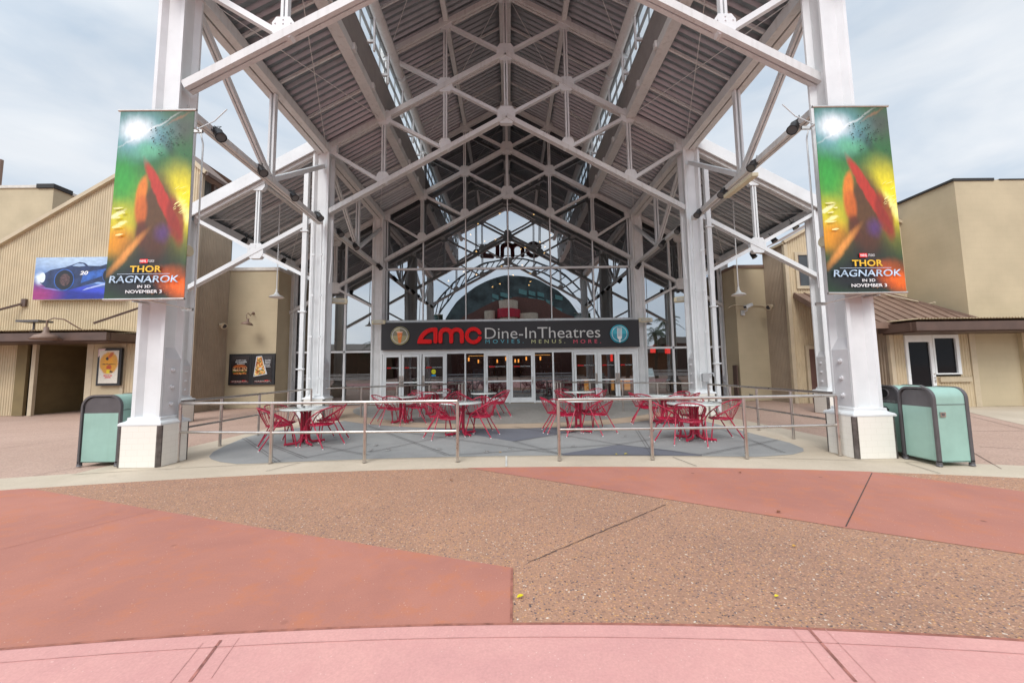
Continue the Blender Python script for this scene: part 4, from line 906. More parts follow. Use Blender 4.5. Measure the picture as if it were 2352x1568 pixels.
# canopy of the left hall
cn = part('shelter', MB().box(-27, -14.3, 13.95, 14.1, 2.74, 3.02).box(-14.42, -14.28, 14.1, LY, 2.74, 3.02).box(-27, -14.45, 14.15, LY-.05, 2.70, 2.76), DBROWN, hl)
mb = MB(); corr(mb, -27, -14.3, 13.9, lambda x: LY-.02, 0, pitch=.1, amp=.03)
mb.v = [(x, z, 3.10+.02*(z-14.06)+(-y)) for x, y, z in mb.v]
part('shelter_roof', mb, TANC, cn)
mb = MB()
for xa, xb in ((-18.9, -20.3), (-14.0+.3, -14.9)):
    mb = MB(); mb.beam((xa, LY-.03, 4.35), (xb, 14.05, 3.35), .09, .07); mb.box(xa-.08, xa+.08, LY-.1, LY-.02, 4.2, 4.5); part('tie_rod', mb, DBROWN, cn)
# --- stucco wings next to the glass
for s, xa, xb, zt_ in ((-1, -12.3, -10.15, 6.0), (1, 10.05, 11.4, 5.85)):
    w = thing('stucco_wing', 'tan painted block wall with two food posters left of the entrance glass' if s < 0 else 'tan painted block wall with security camera right of the entrance glass', 'wall', ((xa+xb)/2, 17.1, 0))
    part('wall', MB().box(xa, xb, 17.1, 18.6, 0, zt_), TANB, w)
    part('coping', MB().box(xa-.02, xb+.05, 17.05, 18.6, zt_, zt_+.14), BROWN if s > 0 else mat('pale_coping', (.6, .56, .5), .6), w)
# --- far left tall block
t = thing('tall_block_building', 'tall plain tan block building rising behind the hall at far left', 'building', (-32, 22, 0))
part('wall', MB().box(-45, -26.2, 22, 32, 0, 12.3), TANB, t)
mb = MB(); mb.box(-45.1, -27.1, 21.93, 22.1, 12.3, 12.46); mb.box(-26.3, -26.12, 22.9, 32, 12.26, 12.42); mb.cur = 1; mb.box(-27.1, -26.1, 21.9, 22.9, 12.28, 12.52)
part('coping', mb, [mat('pale_coping', (.6, .56, .5), .6), TAR], t)
t = thing('chimney_stack', 'thin brown flue just showing at the left edge above the rooftops', 'chimney', (-29.1, 24, 12))
part('flue', MB().tube((-30.74, 23, 12.3), (-30.74, 23, 14.6), .12, 12), BROWN, t)
# --- right corrugated annex
RY = 15.7
hr = thing('corrugated_annex', 'two storey tan corrugated annex with a small upper window behind the right columns', 'building', (14, RY, 0))
topR = lambda x: 6.55+.55*(x-11.4) if x < 14.4 else 8.2-.5*(x-14.4)
mb = MB(); corr(mb, 11.4, 17, 0, topR, RY); part('front_wall', mb, TANC, hr)
mb = MB(); corr(mb, RY, 17.12, 0, lambda a: 6.5, 11.4, axis='y', out=-1, pitch=.09); part('side_wall', mb, TANC_SHADE, hr)
mb = MB(); mb.beam((11.3, RY-.06, 6.55), (14.4, RY-.06, 8.26), .14, .12); mb.beam((14.4, RY-.06, 8.26), (17, RY-.06, 6.96), .14, .12); mb.beam((11.33, RY-.06, 6.52), (11.33, 17.1, 6.52), .12, .1); mb.box(11.32, 11.46, RY-.06, RY+.08, 0, 6.5); part('trim', mb, TRIM, hr)
mb = MB(); mb.add([(11.25, RY-.12, 6.62), (14.4, RY-.12, 8.36), (14.4, 17.3, 8.36), (11.25, 17.3, 6.62)], [(0, 1, 2, 3)]); mb.add([(17, RY-.12, 7.05), (14.4, RY-.12, 8.36), (14.4, 17.3, 8.36), (17, 17.3, 7.05)], [(0, 1, 2, 3)]); part('roof', mb, BROWN, hr)
mb = MB()
x0, x1, z0, z1 = 11.85, 12.70, 4.72, 6.0
for a in ((x0-.12, x0, z0-.12, z1+.12), (x1, x1+.12, z0-.12, z1+.12), (x0, x1, z1, z1+.12), (x0, x1, z0-.12, z0)): mb.box(a[0], a[1], RY-.08, RY-.005, a[2], a[3])
wn = part('window', mb, TRIM, hr)
part('frame', MB().box(x0, x1, RY-.06, RY-.03, (z0+z1)/2-.03, (z0+z1)/2+.03).box(x0, x0+.05, RY-.06, RY-.03, z0, z1).box(x1-.05, x1, RY-.06, RY-.03, z0, z1), DBROWN, wn)
pane([(x0, RY-.04, z0), (x1, RY-.04, z0), (x1, RY-.04, z1), (x0, RY-.04, z1)], mat('dark_pane', (.05, .055, .06), .08), wn)
d = part('door', MB().box(12.0, 12.95, RY-.06, RY-.03, 0, 2.15), mat('brown_door', lin('6A4C44'), .5, var=.04), hr)
mb = MB(); mb.box(11.88, 12.0, RY-.09, RY-.02, 0, 2.3); mb.box(12.95, 13.07, RY-.09, RY-.02, 0, 2.3); mb.box(12.0, 12.95, RY-.09, RY-.02, 2.15, 2.3); part('door_frame', mb, TRIM, d)
# lean-to roof with standing seams
mb = MB(); xa, xb = 11.6, 16.4; yE, zE, yT, zT = 13.3, 2.92, RY-.02, 4.42
hip = 16.4
mb.add([(xa, yT, zT), (15.2, yT, zT), (xb, yE, zE), (xa, yE, zE)], [(0, 1, 2, 3)]); mb.add([(xa, yT, zT-.08), (15.2, yT, zT-.08), (xb, yE, zE-.08), (xa, yE, zE-.08)], [(3, 2, 1, 0)])
for i in range(13):
    x = xa+.05+i*.38
    t0 = 0 if x <= 15.2 else (x-15.2)/(xb-15.2)
    mb.beam((x, yT+(yE-yT)*t0, zT+(zE-zT)*t0+.02), (x, yE, zE+.02), .03, .05)
lr = part('lean_to_roof', mb, BROWN, hr)
part('fascia', MB().box(xa, xb+.05, yE-.08, yE-.02, zE-.20, zE+.02).beam((xa, yT, zT-.06), (xa, yE, zE-.1), .06, .2).beam((15.2, yT, zT+.04), (xb, yE, zE+.04), .08, .08), BROWN, hr)
part('hip_conduit', MB().path([(13.9, 15.6, 4.65), (15.9, 14.6, 3.75), (15.95, 14.4, 3.78)], .03, 6), TRIM, hr)
# ground floor front volume with door and window
FY = 13.62
vf = thing('corrugated_shop_front', 'low tan corrugated front with white framed glass door and window behind the right bins', 'building', (15, FY, 0))
mb = MB(); corr(mb, 13.35, 13.82, 0, lambda x: 2.85, FY); corr(mb, 14.78, 16.25, 0, lambda x: 1.05, FY); corr(mb, 15.72, 16.25, 1.05, lambda x: 2.85, FY); corr(mb, 13.82, 15.72, 2.5, lambda x: 2.85, FY)
part('front_wall', mb, TANC, vf)
mb = MB(); corr(mb, FY, RY, 0, lambda a: 2.9, 13.35, axis='y', out=-1, pitch=.11); part('side_wall', mb, TANC_SHADE, vf)
part('corner_trim', MB().box(13.28, 13.42, FY-.05, FY+.06, 0, 2.88), TRIM, vf); part('corner_trim', MB().box(16.1, 16.3, FY-.05, FY+.02, 0, 2.88), TRIM, vf)
f = MB(); f.box(13.82, 13.92, FY-.06, FY+.02, 0, 2.5); f.box(14.66, 14.78, FY-.06, FY+.02, 0, 2.5); f.box(13.92, 14.66, FY-.06, FY+.02, 2.26, 2.5); f.box(13.92, 14.66, FY-.05, FY+.01, 0, .22)
d = part('door', f, ALU, vf); pane([(13.92, FY-.01, .2), (14.66, FY-.01, .2), (14.66, FY-.01, 2.27), (13.92, FY-.01, 2.27)], mat('black_pane', (.012, .012, .014), .05, var=.02, spec=.12), d)
part('handle', MB().tube((14.72, FY-.10, 1.02), (14.72, FY-.05, 1.02), .025, 8).tube((14.72, FY-.1, 1.15), (14.72, FY-.05, 1.15), .02, 8).tube((14.72, FY-.09, .95), (14.72, FY-.09, .85), .015, 6), STEEL, d)
f = MB(); f.box(14.785, 14.84, FY-.07, FY+.02, 1.12, 2.5); f.box(15.58, 15.70, FY-.07, FY+.02, 1.12, 2.5); f.box(14.84, 15.58, FY-.07, FY+.02, 2.38, 2.5); f.box(14.84, 15.58, FY-.07, FY+.02, 1.12, 1.17)
wn = part('window', f, ALU, vf); pane([(14.8, FY-.01, 1.15), (15.6, FY-.01, 1.15), (15.6, FY-.01, 2.4), (14.8, FY-.01, 2.4)], MATS['black_pane'], wn)
part('sill', MB().box(14.9, 16.0, FY-.09, FY-.03, .86, 1.02), TRIM, wn)
# tall right block
t = thing('block_building', 'large tan painted block building with dark torn roof edge at the right', 'building', (20, FY, 0))
part('wall', MB().box(16.25, 34, FY, 21, 0, 8.13), TANB, t)
mb = MB()
for a, b, h in ((16.2, 17.7, .12), (17.9, 19.0, .05), (19.2, 23.5, .17)): mb.box(a, b, FY-.03, FY+.1, 8.13-h*.3, 8.13+h*.5)
mb.box(16.18, 16.3, FY, 21, 8.10, 8.18); part('roof_edge', mb, TAR, t)
mb = MB(); mb.box(17.85, 18.0, FY-.14, FY-.002, 0, 2.65); mb.box(18.0, 22, FY-.14, FY-.002, 2.5, 2.65); mb.beam((17.92, FY-.09, .1), (18.12, FY-.22, .04), .12, .10); part('door_surround', mb, TAN, t)
cn = part('shelter', MB().box(13.0, 30, 12.35, 12.5, 2.56, 2.84).box(12.95, 13.1, 12.5, FY, 2.56, 2.84).box(13.1, 30, 12.5, FY-.02, 2.52, 2.60), DBROWN, t)
mb = MB(); corr(mb, 13.0, 30, 12.3, lambda x: FY-.06, 0, pitch=.1, amp=.03); mb.v = [(x, z, 2.92+.02*(z-12.3)+(-y)) for x, y, z in mb.v]; part('shelter_roof', mb, TANC, cn)
part('tie_rod', MB().beam((18.9, FY-.03, 3.75), (19.9, 12.45, 3.0), .09, .07).box(18.8, 19.0, FY-.1, FY-.01, 3.62, 3.88), DBROWN, cn)
part('roof_lamp', MB().box(18.2, 18.45, 13.2, 13.45, 2.96, 3.12), BLACK, cn)
# ================================================================== PRINTED ART (flat prints, abstract)
def art_mat(name, W_, H_, base, blobs, distort=.05, dscale=6, rough=.45, grain=.15):
    """object-space x,z of a print centred on its origin; blobs: (cx,cy,rx,ry,rot_deg,softness,color,opacity)"""
    mt = bpy.data.materials.new(name); mt.use_nodes = True; n = mt.node_tree; lk = n.links.new; nn = n.nodes.new; b = n.nodes['Principled BSDF']; b.inputs['Roughness'].default_value = rough
    t = nn('ShaderNodeTexCoord'); mp = nn('ShaderNodeMapping'); mp.inputs['Location'].default_value = (.5, 0, .5); mp.inputs['Scale'].default_value = (1/W_, 0, 1/H_)
    lk(t.outputs['Object'], mp.inputs['Vector'])
    ns = nn('ShaderNodeTexNoise'); ns.inputs['Scale'].default_value = dscale; ns.inputs['Detail'].default_value = 7; ns.inputs['Roughness'].default_value = .65
    lk(mp.outputs['Vector'], ns.inputs['Vector'])
    mx = nn('ShaderNodeMixRGB'); mx.blend_type = 'LINEAR_LIGHT'; mx.inputs['Fac'].default_value = distort
    lk(mp.outputs['Vector'], mx.inputs['Color1']); lk(ns.outputs['Color'], mx.inputs['Color2'])
    last = None
    rgb = nn('ShaderNodeRGB'); rgb.outputs[0].default_value = (*base, 1); last = rgb.outputs[0]
    for (cx, cy, rx, ry, rot, soft, col, op) in blobs:
        m1 = nn('ShaderNodeMapping'); m1.vector_type = 'POINT'; m1.inputs['Location'].default_value = (-cx, 0, -cy); lk(mx.outputs['Color'], m1.inputs['Vector'])
        m2 = nn('ShaderNodeMapping'); m2.inputs['Rotation'].default_value = (0, R(rot), 0); lk(m1.outputs['Vector'], m2.inputs['Vector'])
        m3 = nn('ShaderNodeMapping'); m3.inputs['Scale'].default_value = (1/rx, 0, 1/ry); lk(m2.outputs['Vector'], m3.inputs['Vector'])
        ln = nn('ShaderNodeVectorMath'); ln.operation = 'LENGTH'; lk(m3.outputs['Vector'], ln.inputs[0])
        mr = nn('ShaderNodeMapRange'); mr.interpolation_type = 'SMOOTHSTEP'; mr.inputs['From Min'].default_value = 1-soft; mr.inputs['From Max'].default_value = 1+soft*.6; mr.inputs['To Min'].default_value = op; mr.inputs['To Max'].default_value = 0
        lk(ln.outputs['Value'], mr.inputs['Value'])
        mm = nn('ShaderNodeMixRGB'); mm.inputs['Color2'].default_value = (*col, 1); lk(mr.outputs['Result'], mm.inputs['Fac']); lk(last, mm.inputs['Color1']); last = mm.outputs['Color']
    g2 = nn('ShaderNodeTexNoise'); g2.inputs['Scale'].default_value = dscale*4; g2.inputs['Detail'].default_value = 8; lk(mp.outputs['Vector'], g2.inputs['Vector'])
    gm = nn('ShaderNodeMapRange'); gm.inputs['From Min'].default_value = .3; gm.inputs['From Max'].default_value = .7; gm.inputs['To Min'].default_value = 1-grain*1.6; gm.inputs['To Max'].default_value = 1+grain
    lk(g2.outputs['Fac'], gm.inputs['Value']); sc = nn('ShaderNodeVectorMath'); sc.operation = 'SCALE'; lk(last, sc.inputs[0]); lk(gm.outputs['Result'], sc.inputs['Scale'])
    lk(sc.outputs[0], b.inputs['Base Color']); return mt
def L_(h): return lin(h)
BW, BH = 1.20, 2.98
BAN = art_mat('banner_print', BW, BH, L_('2E5A2C'), [
    (.5, .42, .8, .22, 0, .9, L_('B9A81C'), .9), (.12, .62, .3, .2, 0, .9, L_('2FA23A'), .9), (.62, .80, .5, .16, 0, .9, L_('2F6B38'), .8),
    (.95, .52, .30, .16, -20, .9, L_('F2E21C'), 1), (.97, .44, .16, .05, -30, .8, L_('FFF79A'), .9), (.08, .40, .22, .10, 0, .9, L_('D9CE2A'), .9), (.1, .28, .25, .09, 0, .8, L_('E89A1C'), 1),
    (.05, .44, .12, .015, 10, .5, L_('F8F8C0'), .8), (.1, .38, .10, .012, 10, .5, L_('F8F6B0'), .8),
    (.55, .22, .45, .13, 0, .8, L_('2A2420'), .95), (.5, .06, .9, .14, 0, .7, L_('1E2024'), 1), (.58, .42, .27, .24, 10, .35, L_('54301E'), .95), (.66, .52, .36, .055, -38, .25, L_('B83222'), .95), (.84, .40, .16, .10, -50, .3, L_('8C2A1C'), .9),
    (.36, .55, .12, .07, 60, .3, L_('DE7C24'), .95), (.38, .46, .09, .09, 10, .35, L_('C86420'), .9), (.40, .33, .08, .08, 0, .4, L_('5A2A18'), .85), (.68, .33, .10, .05, 0, .9, L_('5A3A86'), .6),
    (.22, .22, .26, .03, 25, .8, L_('F0A04A'), .8), (.95, .04, .30, .07, -10, .9, L_('F06A18'), 1), (.9, .12, .14, .04, 0, .9, L_('9A4A18'), .7),
    (.88, .93, .26, .10, 0, .9, L_('4A4E46'), .85), (.65, .84, .16, .04, -25, .6, L_('23351F'), .7), (.78, .98, .2, .010, 12, .8, L_('A06A40'), .5),
    (.25, .90, .42, .13, 0, 1.0, L_('7FB6C8'), .95), (.24, .92, .22, .07, 0, 1.0, L_('FFFFFF'), 1), (.4, .915, .42, .007, 14, .9, L_('FFFFFF'), .45), (.42, .80, .2, .05, 0, .9, L_('69C08A'), .6)], distort=.03, dscale=6, grain=.10, rough=.4)
def banner(corners, Y, label, s):
    tl, tr, bl_, br_ = [atY(*c, Y) for c in corners]
    c = (tl+tr+bl_+br_)/4
    w = ((tr-tl).length+(br_-bl_).length)/2; h = ((tl-bl_).length+(tr-br_).length)/2
    root = thing('banner', label, 'banner', c, group='tall vinyl banners on the front columns')
    nx, nz = 40, 60; vs = []
    for k in (0, 1):
        for j in range(nz+1):
            for i in range(nx+1):
                u, v = i/nx, j/nz
                p = bl_.lerp(br_, u).lerp(tl.lerp(tr, u), v)-c
                amp = (.018*math.exp(-((u-.93)/.05)**2)+.012*math.sin(u*31+v*1.2)*max(0, u-.55)*1.8+.012*math.sin(u*9+.5)*(1-v))*(1.0 if s < 0 else .25)
                vs.append((p.x, p.y+amp*math.sin(math.pi*min(1, v*1.3+.15)*.9)-k*.006+.003, p.z))
    o_ = (nx+1)*(nz+1); f = []
    for k in (0, 1):
        for j in range(nz):
            for i in range(nx):
                a = k*o_+j*(nx+1)+i; f.append((a, a+1, a+nx+2, a+nx+1))
    mb = MB(); mb.add(vs, f, True)
    sh = lpart('print', mb, BAN, root)
    B = root
    rb_ = random.Random(3); deb = MB()
    sl0 = ((tl.x+tr.x)/2-(bl_.x+br_.x)/2)/h
    def shard(u_, v_, r1, r2, a_):
        ps = [(r1*rb_.uniform(.6, 1.1)*math.cos(k*1.26), r2*rb_.uniform(.6, 1.1)*math.sin(k*1.26)) for k in range(5)]; ca, sa = math.cos(a_), math.sin(a_)
        q = []
        for x_, z_ in ps: Z_ = (v_-.5)*h+x_*sa+z_*ca; q.append(((u_-.5)*w+x_*ca-z_*sa+sl0*Z_, Z_))
        deb.prism(q, lambda u, v, t: (u, t, v), -.0245, -.0235)
    for k in range(70): t_ = rb_.random(); shard(min(.93, max(.45, .62+rb_.gauss(0, .14))), .86+rb_.gauss(0, .05), rb_.uniform(.006, .026), rb_.uniform(.004, .013), rb_.uniform(0, 3))
    lpart('printed_specks', deb, mat('print_debris', (.018, .035, .016), .4), root)
    deb = MB()
    for u_, v_, l_ in ((.09, .47, .10), (.10, .42, .09), (.085, .37, .10), (.13, .33, .08), (.17, .445, .05)): shard(u_, v_, l_, .020, .12)
    for k in range(16): shard(.97-rb_.random()*.16, .44+rb_.random()*.16, rb_.uniform(.03, .11), .005, rb_.uniform(.3, .9))
    lpart('printed_streaks', deb, mat('print_light', (.85, .80, .32), .4), root)
    deb = MB()
    for k in range(60): shard(.55+rb_.random()*.42, .02+rb_.random()**2*.14, .006, .004, 0)
    lpart('printed_sparks', deb, mat('print_orange', (.80, .26, .03), .4), root)
    for zz, nm in ((h/2+.012, 'top_rail'), (-h/2-.012, 'bottom_rail')):
        q = MB(); x0 = (-w/2-.02)+( (tl.x+tr.x)/2-c.x if zz > 0 else (bl_.x+br_.x)/2-c.x); q.tube((x0, .0, zz), (x0+w+.04, .0, zz), .02, 8)
        a = (-s)*w/2*.35
        q.tube((a*0+(c.x*-1+s*6.02)*1.0, .02, zz-.02), (-c.x+s*6.02, .30, zz-.02), .02, 6)
        q.tube((-c.x+s*5.75, .0, zz-.02), (-c.x+s*5.42, .42, zz-.10), .012, 6); q.box(-c.x+s*5.42-.14, -c.x+s*5.42+.04, .40, .44, zz-.13, zz-.08)
        lpart(nm, q, STEEL, root)
    def wr(txt, cu, cv, tw, th, mt, bold=0, shear=0, sp=1.0):
        q = text_mb(txt, tw*w, th*h, lambda u, v, t: ((cu-.5)*w+u+(0), -.029, (cv-.5)*h+v), 0, bold=bold, shear=shear, spacing=sp)
        sl_ = ((tl.x+tr.x)/2-(bl_.x+br_.x)/2)/h
        q.v = [(x+sl_*z, y, z) for x, y, z in q.v]
        lpart('lettering', q, mt, root)
    q = MB(); q.box((.475-.5)*w-.05*w-.0, (.475-.5)*w+.05*w, -.024, -.022, (.190-.5)*h-.010*h, (.190-.5)*h+.0115*h)
    lpart('red_panel', q, SIGNR, root)
    wr('MARVEL', .475, .1905, .088, .013, INK, .02); wr('STUDIOS', .575, .1905, .085, .013, INK)
    wr('THOR', .515, .150, .40, .034, mat('gold_ink', (.85, .52, .03), .4), .025, 0, 1.05)
    q = MB(); q.box((.15-.5)*w, (.82-.5)*w, -.030, -.028, (.1235-.5)*h, (.1255-.5)*h); lpart('rule', q, mat('pale_blue_ink', (.55, .68, .85), .4), root)
    wr('RAGNAROK', .50, .098, .88, .036, mat('ice_blue_ink', (.50, .66, .82), .35, var=.18, vscale=9), .012, .1, 1.0)
    wr('IN 3D', .51, .060, .17, .0145, INK, .015); wr('NOVEMBER 3', .51, .034, .46, .0165, INK, .015)
banner([(278, 256), (447, 255), (238, 686), (423, 685)], 6.22, 'tall green and orange film banner with creased edge hanging on the left front column', -1)
banner([(1869, 246), (2036, 247), (1903, 670), (2082, 672)], 6.22, 'tall green and orange film banner hanging flat on the right front column', 1)

# blue billboard on the hall
def flat_sign(name, label, cat, x0, x1, z0, z1, y, mt, depth, frame_mt, group=None, border=0):
    c = Vector(((x0+x1)/2, y, (z0+z1)/2)); w, h = x1-x0, z1-z0
    root = thing(name, label, cat, c, group=group)
    mb = MB(); mb.box(-w/2, w/2, 0, depth, -h/2, h/2); lpart('frame' if border else 'board', mb, frame_mt, root)
    mb = MB(); mb.box(-w/2+border, w/2-border, -.012, -.004, -h/2+border, h/2-border); lpart('print', mb, mt, root)
    return root, w, h
bx0 = atY(84, 640, 15.12).x; bz1 = atY(160, 592, 15.12).z; bz0 = atY(160, 688, 15.12).z
BLU = art_mat('billboard_print', 3.4, bz1-bz0, L_('5B7FB8'), [(.5, .95, .8, .3, 0, .9, L_('B9CFE6'), .9), (.4, .12, .9, .28, -8, .7, L_('1E2C8C'), 1), (.05, .1, .25, .3, 0, .9, L_('A03070'), .9), (.75, .2, .4, .08, -12, .9, L_('3A4CD0'), .9),
      (.6, .55, .42, .16, -10, .35, L_('16284F'), 1), (.3, .48, .22, .16, 0, .4, L_('223A6C'), 1), (.30, .42, .10, .22, 0, .25, L_('10162C'), 1), (.66, .52, .12, .10, 0, .5, L_('1F5ACF'), .9), (.06, .5, .05, .14, 0, .9, L_('E8F4FF'), 1),
      (.8, .36, .2, .025, -14, .8, L_('9CC0FF'), .9), (.2, .25, .12, .02, -20, .7, L_('8A8AD8'), .7)], distort=.03, dscale=4, grain=.12)
bb, w, h = flat_sign('billboard', 'wide blue picture panel fixed on the corrugated hall beside the left banner', 'billboard', bx0, bx0+3.4, bz0, bz1, 15.06, BLU, .16, ALU)
BLD = mat('print_navy', (.018, .035, .11), .3, var=.25, vscale=3); BLM = mat('print_blue', (.03, .11, .42), .3, var=.2, vscale=4)
def bf(nm, pts, mt, o): q = MB(); q.prism([((u-.5)*w, (v-.5)*h) for u, v in pts], lambda u, v, t: (u, t, v), o, -.0125); lpart(nm, q, mt, bb)
def ell(cx_, cy_, rx_, ry_, n_=22): return [(cx_+rx_*math.cos(2*math.pi*k/n_), cy_+ry_*math.sin(2*math.pi*k/n_)) for k in range(n_)]
bf('printed_car', [(.07, .40), (.08, .58), (.18, .70), (.34, .76), (.42, .82), (.50, .88), (.56, .86), (.60, .79), (.74, .78), (.86, .86), (.87, .83), (.82, .76), (.90, .62), (.90, .50), (.60, .34), (.40, .22), (.14, .28)], BLD, -.015)
bf('printed_window', [(.42, .79), (.48, .85), (.54, .84), (.57, .79), (.50, .77)], mat('print_pale', (.35, .48, .70), .3), -.017)
bf('printed_panel', [(.53, .38), (.55, .62), (.80, .72), (.80, .56)], BLM, -.017)
for cx_, cy_, rx_, ry_ in ((.34, .46, .115, .26), (.83, .55, .06, .17)):
    bf('printed_wheel', ell(cx_, cy_, rx_, ry_), BLM, -.019); bf('printed_wheel', ell(cx_, cy_, rx_*.90, ry_*.90), mat('print_black', (.008, .008, .014), .3), -.021); bf('printed_wheel', ell(cx_+.01, cy_, rx_*.52, ry_*.55), mat('print_rim', (.10, .05, .05), .3, var=.3, vscale=20), -.023)
bf('printed_glow', ell(.09, .52, .035, .12), mat('print_glow', (.75, .85, .95), .3), -.019)
bf('printed_streak', [(.55, .20), (.98, .42), (.98, .46), (.60, .26)], mat('print_pale2', (.42, .50, .85), .3), -.015)
lpart('lettering', text_mb('20', .32, .15, lambda u, v, t: (w*.06+u, -.020, h*.12+v), 0, bold=.03, shear=.2), INK, bb)

# movie poster case in the recess
def case(x0, x1, z0, z1, y, mt, label, group=None, border=.09, name='poster_case'):
    return flat_sign(name, label, 'poster', x0, x1, z0, z1, y, mt, .08, BLACK, group, border)
YP = 15.18
a = atY(229, 800, YP); b = atY(277, 885, YP)
w, h = b.x-a.x, a.z-b.z
YEL = art_mat('yellow_poster_print', w, h, L_('E4DED0'), [(.5, .60, .40, .30, 0, .15, L_('E0A23A'), 1), (.5, .62, .22, .26, 0, .6, L_('F0A818'), 1), (.55, .80, .16, .06, 30, .5, L_('C85A28'), .9), (.42, .72, .06, .04, 0, .3, L_('2A2418'), 1), (.5, .57, .32, .012, 0, .3, L_('3A2A18'), .9), (.52, .48, .12, .08, 0, .4, L_('C03A18'), .9), (.5, .38, .09, .06, 0, .3, L_('F2D818'), 1), (.62, .37, .08, .03, 0, .4, L_('30281C'), .9)], distort=.05, dscale=8, grain=.1)
pc, w, h = case(a.x, b.x, b.z, a.z, YP-.05, YEL, 'black framed yellow film poster under the shelter of the left hall')
lpart('lettering', text_mb('BIRTH OF THE\nDRAGON', w*.36, h*.085, lambda u, v, t: (u, -.016, -h*.255+v), 0, bold=.03, shear=.15), SIGNR, pc)
q = MB(); q.add([(-w/2+.02, -.010, h/2-.02), (-w/2+.30, -.010, h/2-.02), (-w/2+.02, -.010, h/2-.34), (-w/2+.02, -.002, h/2-.02), (-w/2+.30, -.002, h/2-.02), (-w/2+.02, -.002, h/2-.34)], [(0, 1, 2), (5, 4, 3), (0, 3, 4, 1), (1, 4, 5, 2), (2, 5, 3, 0)]); lpart('corner_label', q, mat('pale_pink_card', (.78, .62, .62), .6), pc)
# food posters on the left stucco wing
YF = 17.02
a = atY(527, 813, YF); m_ = atY(577.5, 848, YF); b = atY(629, 883, YF)
w, h = m_.x-a.x, a.z-b.z
BUR = art_mat('burger_poster_print', w, h, L_('2E2A2B'), [(.5, .95, .8, .2, 0, .9, L_('4C4748'), .8), (.5, .11, .5, .04, 0, .5, L_('7A3A34'), .8), (.5, .07, .42, .012, 0, .5, L_('B8A8A4'), .9)], distort=.05, dscale=9, grain=.3, rough=.25)
p1, w, h = case(a.x, m_.x-.004, b.z, a.z, YF, BUR, 'black framed burger poster on the tan wall, left of the pair', 'framed food posters on the left wall', .10)
for i, l in enumerate(('JUICIER THAN', 'AN ON-SCREEN', 'ROMANCE.')): lpart('lettering', text_mb(l, w*(.44, .50, .34)[i], .042, lambda u, v, t: (w*.04+u, -.016, h*(.29-.052*i)+v), 0, bold=.02), INK, p1)
lpart('lettering', text_mb('amc', w*.16, .035, lambda u, v, t: (w*.20+u, -.016, -h*.36+v), 0, bold=.03), SIGNR, p1)
PIZ = art_mat('pizza_poster_print', w, h, L_('2C2829'), [(.72, .9, .4, .2, 0, .9, L_('4A4646'), .8), (.5, .10, .5, .03, 5, .5, L_('7A3A34'), .8), (.5, .07, .42, .012, 0, .5, L_('B8A8A4'), .9)], distort=.05, dscale=11, grain=.35, rough=.25)
p2, w2, h2 = case(m_.x+.004, b.x, b.z, a.z, YF, PIZ, 'black framed fries and toppings poster on the tan wall, right of the pair', 'framed food posters on the left wall', .10)
for i, l in enumerate(('GOLDEN', 'BROWN', 'MEETS', 'SILVER', 'SCREEN.')): lpart('lettering', text_mb(l, w2*(.25, .24, .22, .22, .26)[i], .038, lambda u, v, t: (w2*.20+u, -.016, h2*(.29-.052*i)+v), 0, bold=.02), INK, p2)
lpart('lettering', text_mb('amc', w2*.16, .035, lambda u, v, t: (w2*.18+u, -.016, -h2*.36+v), 0, bold=.03), SIGNR, p2)

# printed food pictures: thin flat shapes on the prints
def food_mat(name, cols, sc):
    mt = bpy.data.materials.new(name); mt.use_nodes = True; n = mt.node_tree; b = n.nodes['Principled BSDF']; b.inputs['Roughness'].default_value = .35
    t = n.nodes.new('ShaderNodeTexCoord'); v = n.nodes.new('ShaderNodeTexVoronoi'); v.inputs['Scale'].default_value = sc; n.links.new(t.outputs['Object'], v.inputs['Vector'])
    s_ = n.nodes.new('ShaderNodeSeparateColor'); n.links.new(v.outputs['Color'], s_.inputs['Color']); r_ = n.nodes.new('ShaderNodeValToRGB'); r_.color_ramp.interpolation = 'CONSTANT'
    e = r_.color_ramp.elements; e[0].position = 0; e[0].color = (*L_(cols[0]), 1); e[1].position = 1/len(cols); e[1].color = (*L_(cols[1]), 1)
    for i in range(2, len(cols)): q = e.new(i/len(cols)); q.color = (*L_(cols[i]), 1)
    n.links.new(s_.outputs['Red'], r_.inputs['Fac']); n.links.new(r_.outputs['Color'], b.inputs['Base Color']); return mt
def flat(root, nm, pts, W2, H2, mt, o=-.016):
    q = MB(); q.prism([((u-.5)*W2, (v-.5)*H2) for u, v in pts], lambda u, v, t: (u, t, v), o, -.0125); lpart(nm, q, mt, root)
bun = [(.20, .565)]+[(.5-.30*math.cos(R(a_)), .57+.085*math.sin(R(a_))) for a_ in range(10, 171, 16)]+[(.80, .565)]
flat(p1, 'printed_bun', bun, w, h, mat('bun_print', L_('B8622C'), .4, var=.15, vscale=9, col2=L_('7A3614')))
for i, (y0_, y1_, cs, hw_) in enumerate(((.505, .56, ('3A1C12', '54281A', 'C8A078', '2E1610'), .32), (.455, .50, ('C88C50', 'E0B880', '8A4A24', 'D8C0A0'), .31), (.405, .45, ('2E4A18', '4A6A24', '203012', '6A3A1C'), .33), (.345, .40, ('C07A3A', 'A85C28', '7A3A18', 'D09050'), .29))):
    rr_ = random.Random(i); n_ = 14
    tp = [(.5-hw_+2*hw_*k/n_, y1_+rr_.uniform(-.008, .010)) for k in range(n_+1)]; bt = [(.5+hw_-2*hw_*k/n_, y0_+rr_.uniform(-.010, .008)) for k in range(n_+1)]
    flat(p1, 'printed_layer', tp+bt, w, h, food_mat('layer_print_%d' % i, cs, 26))
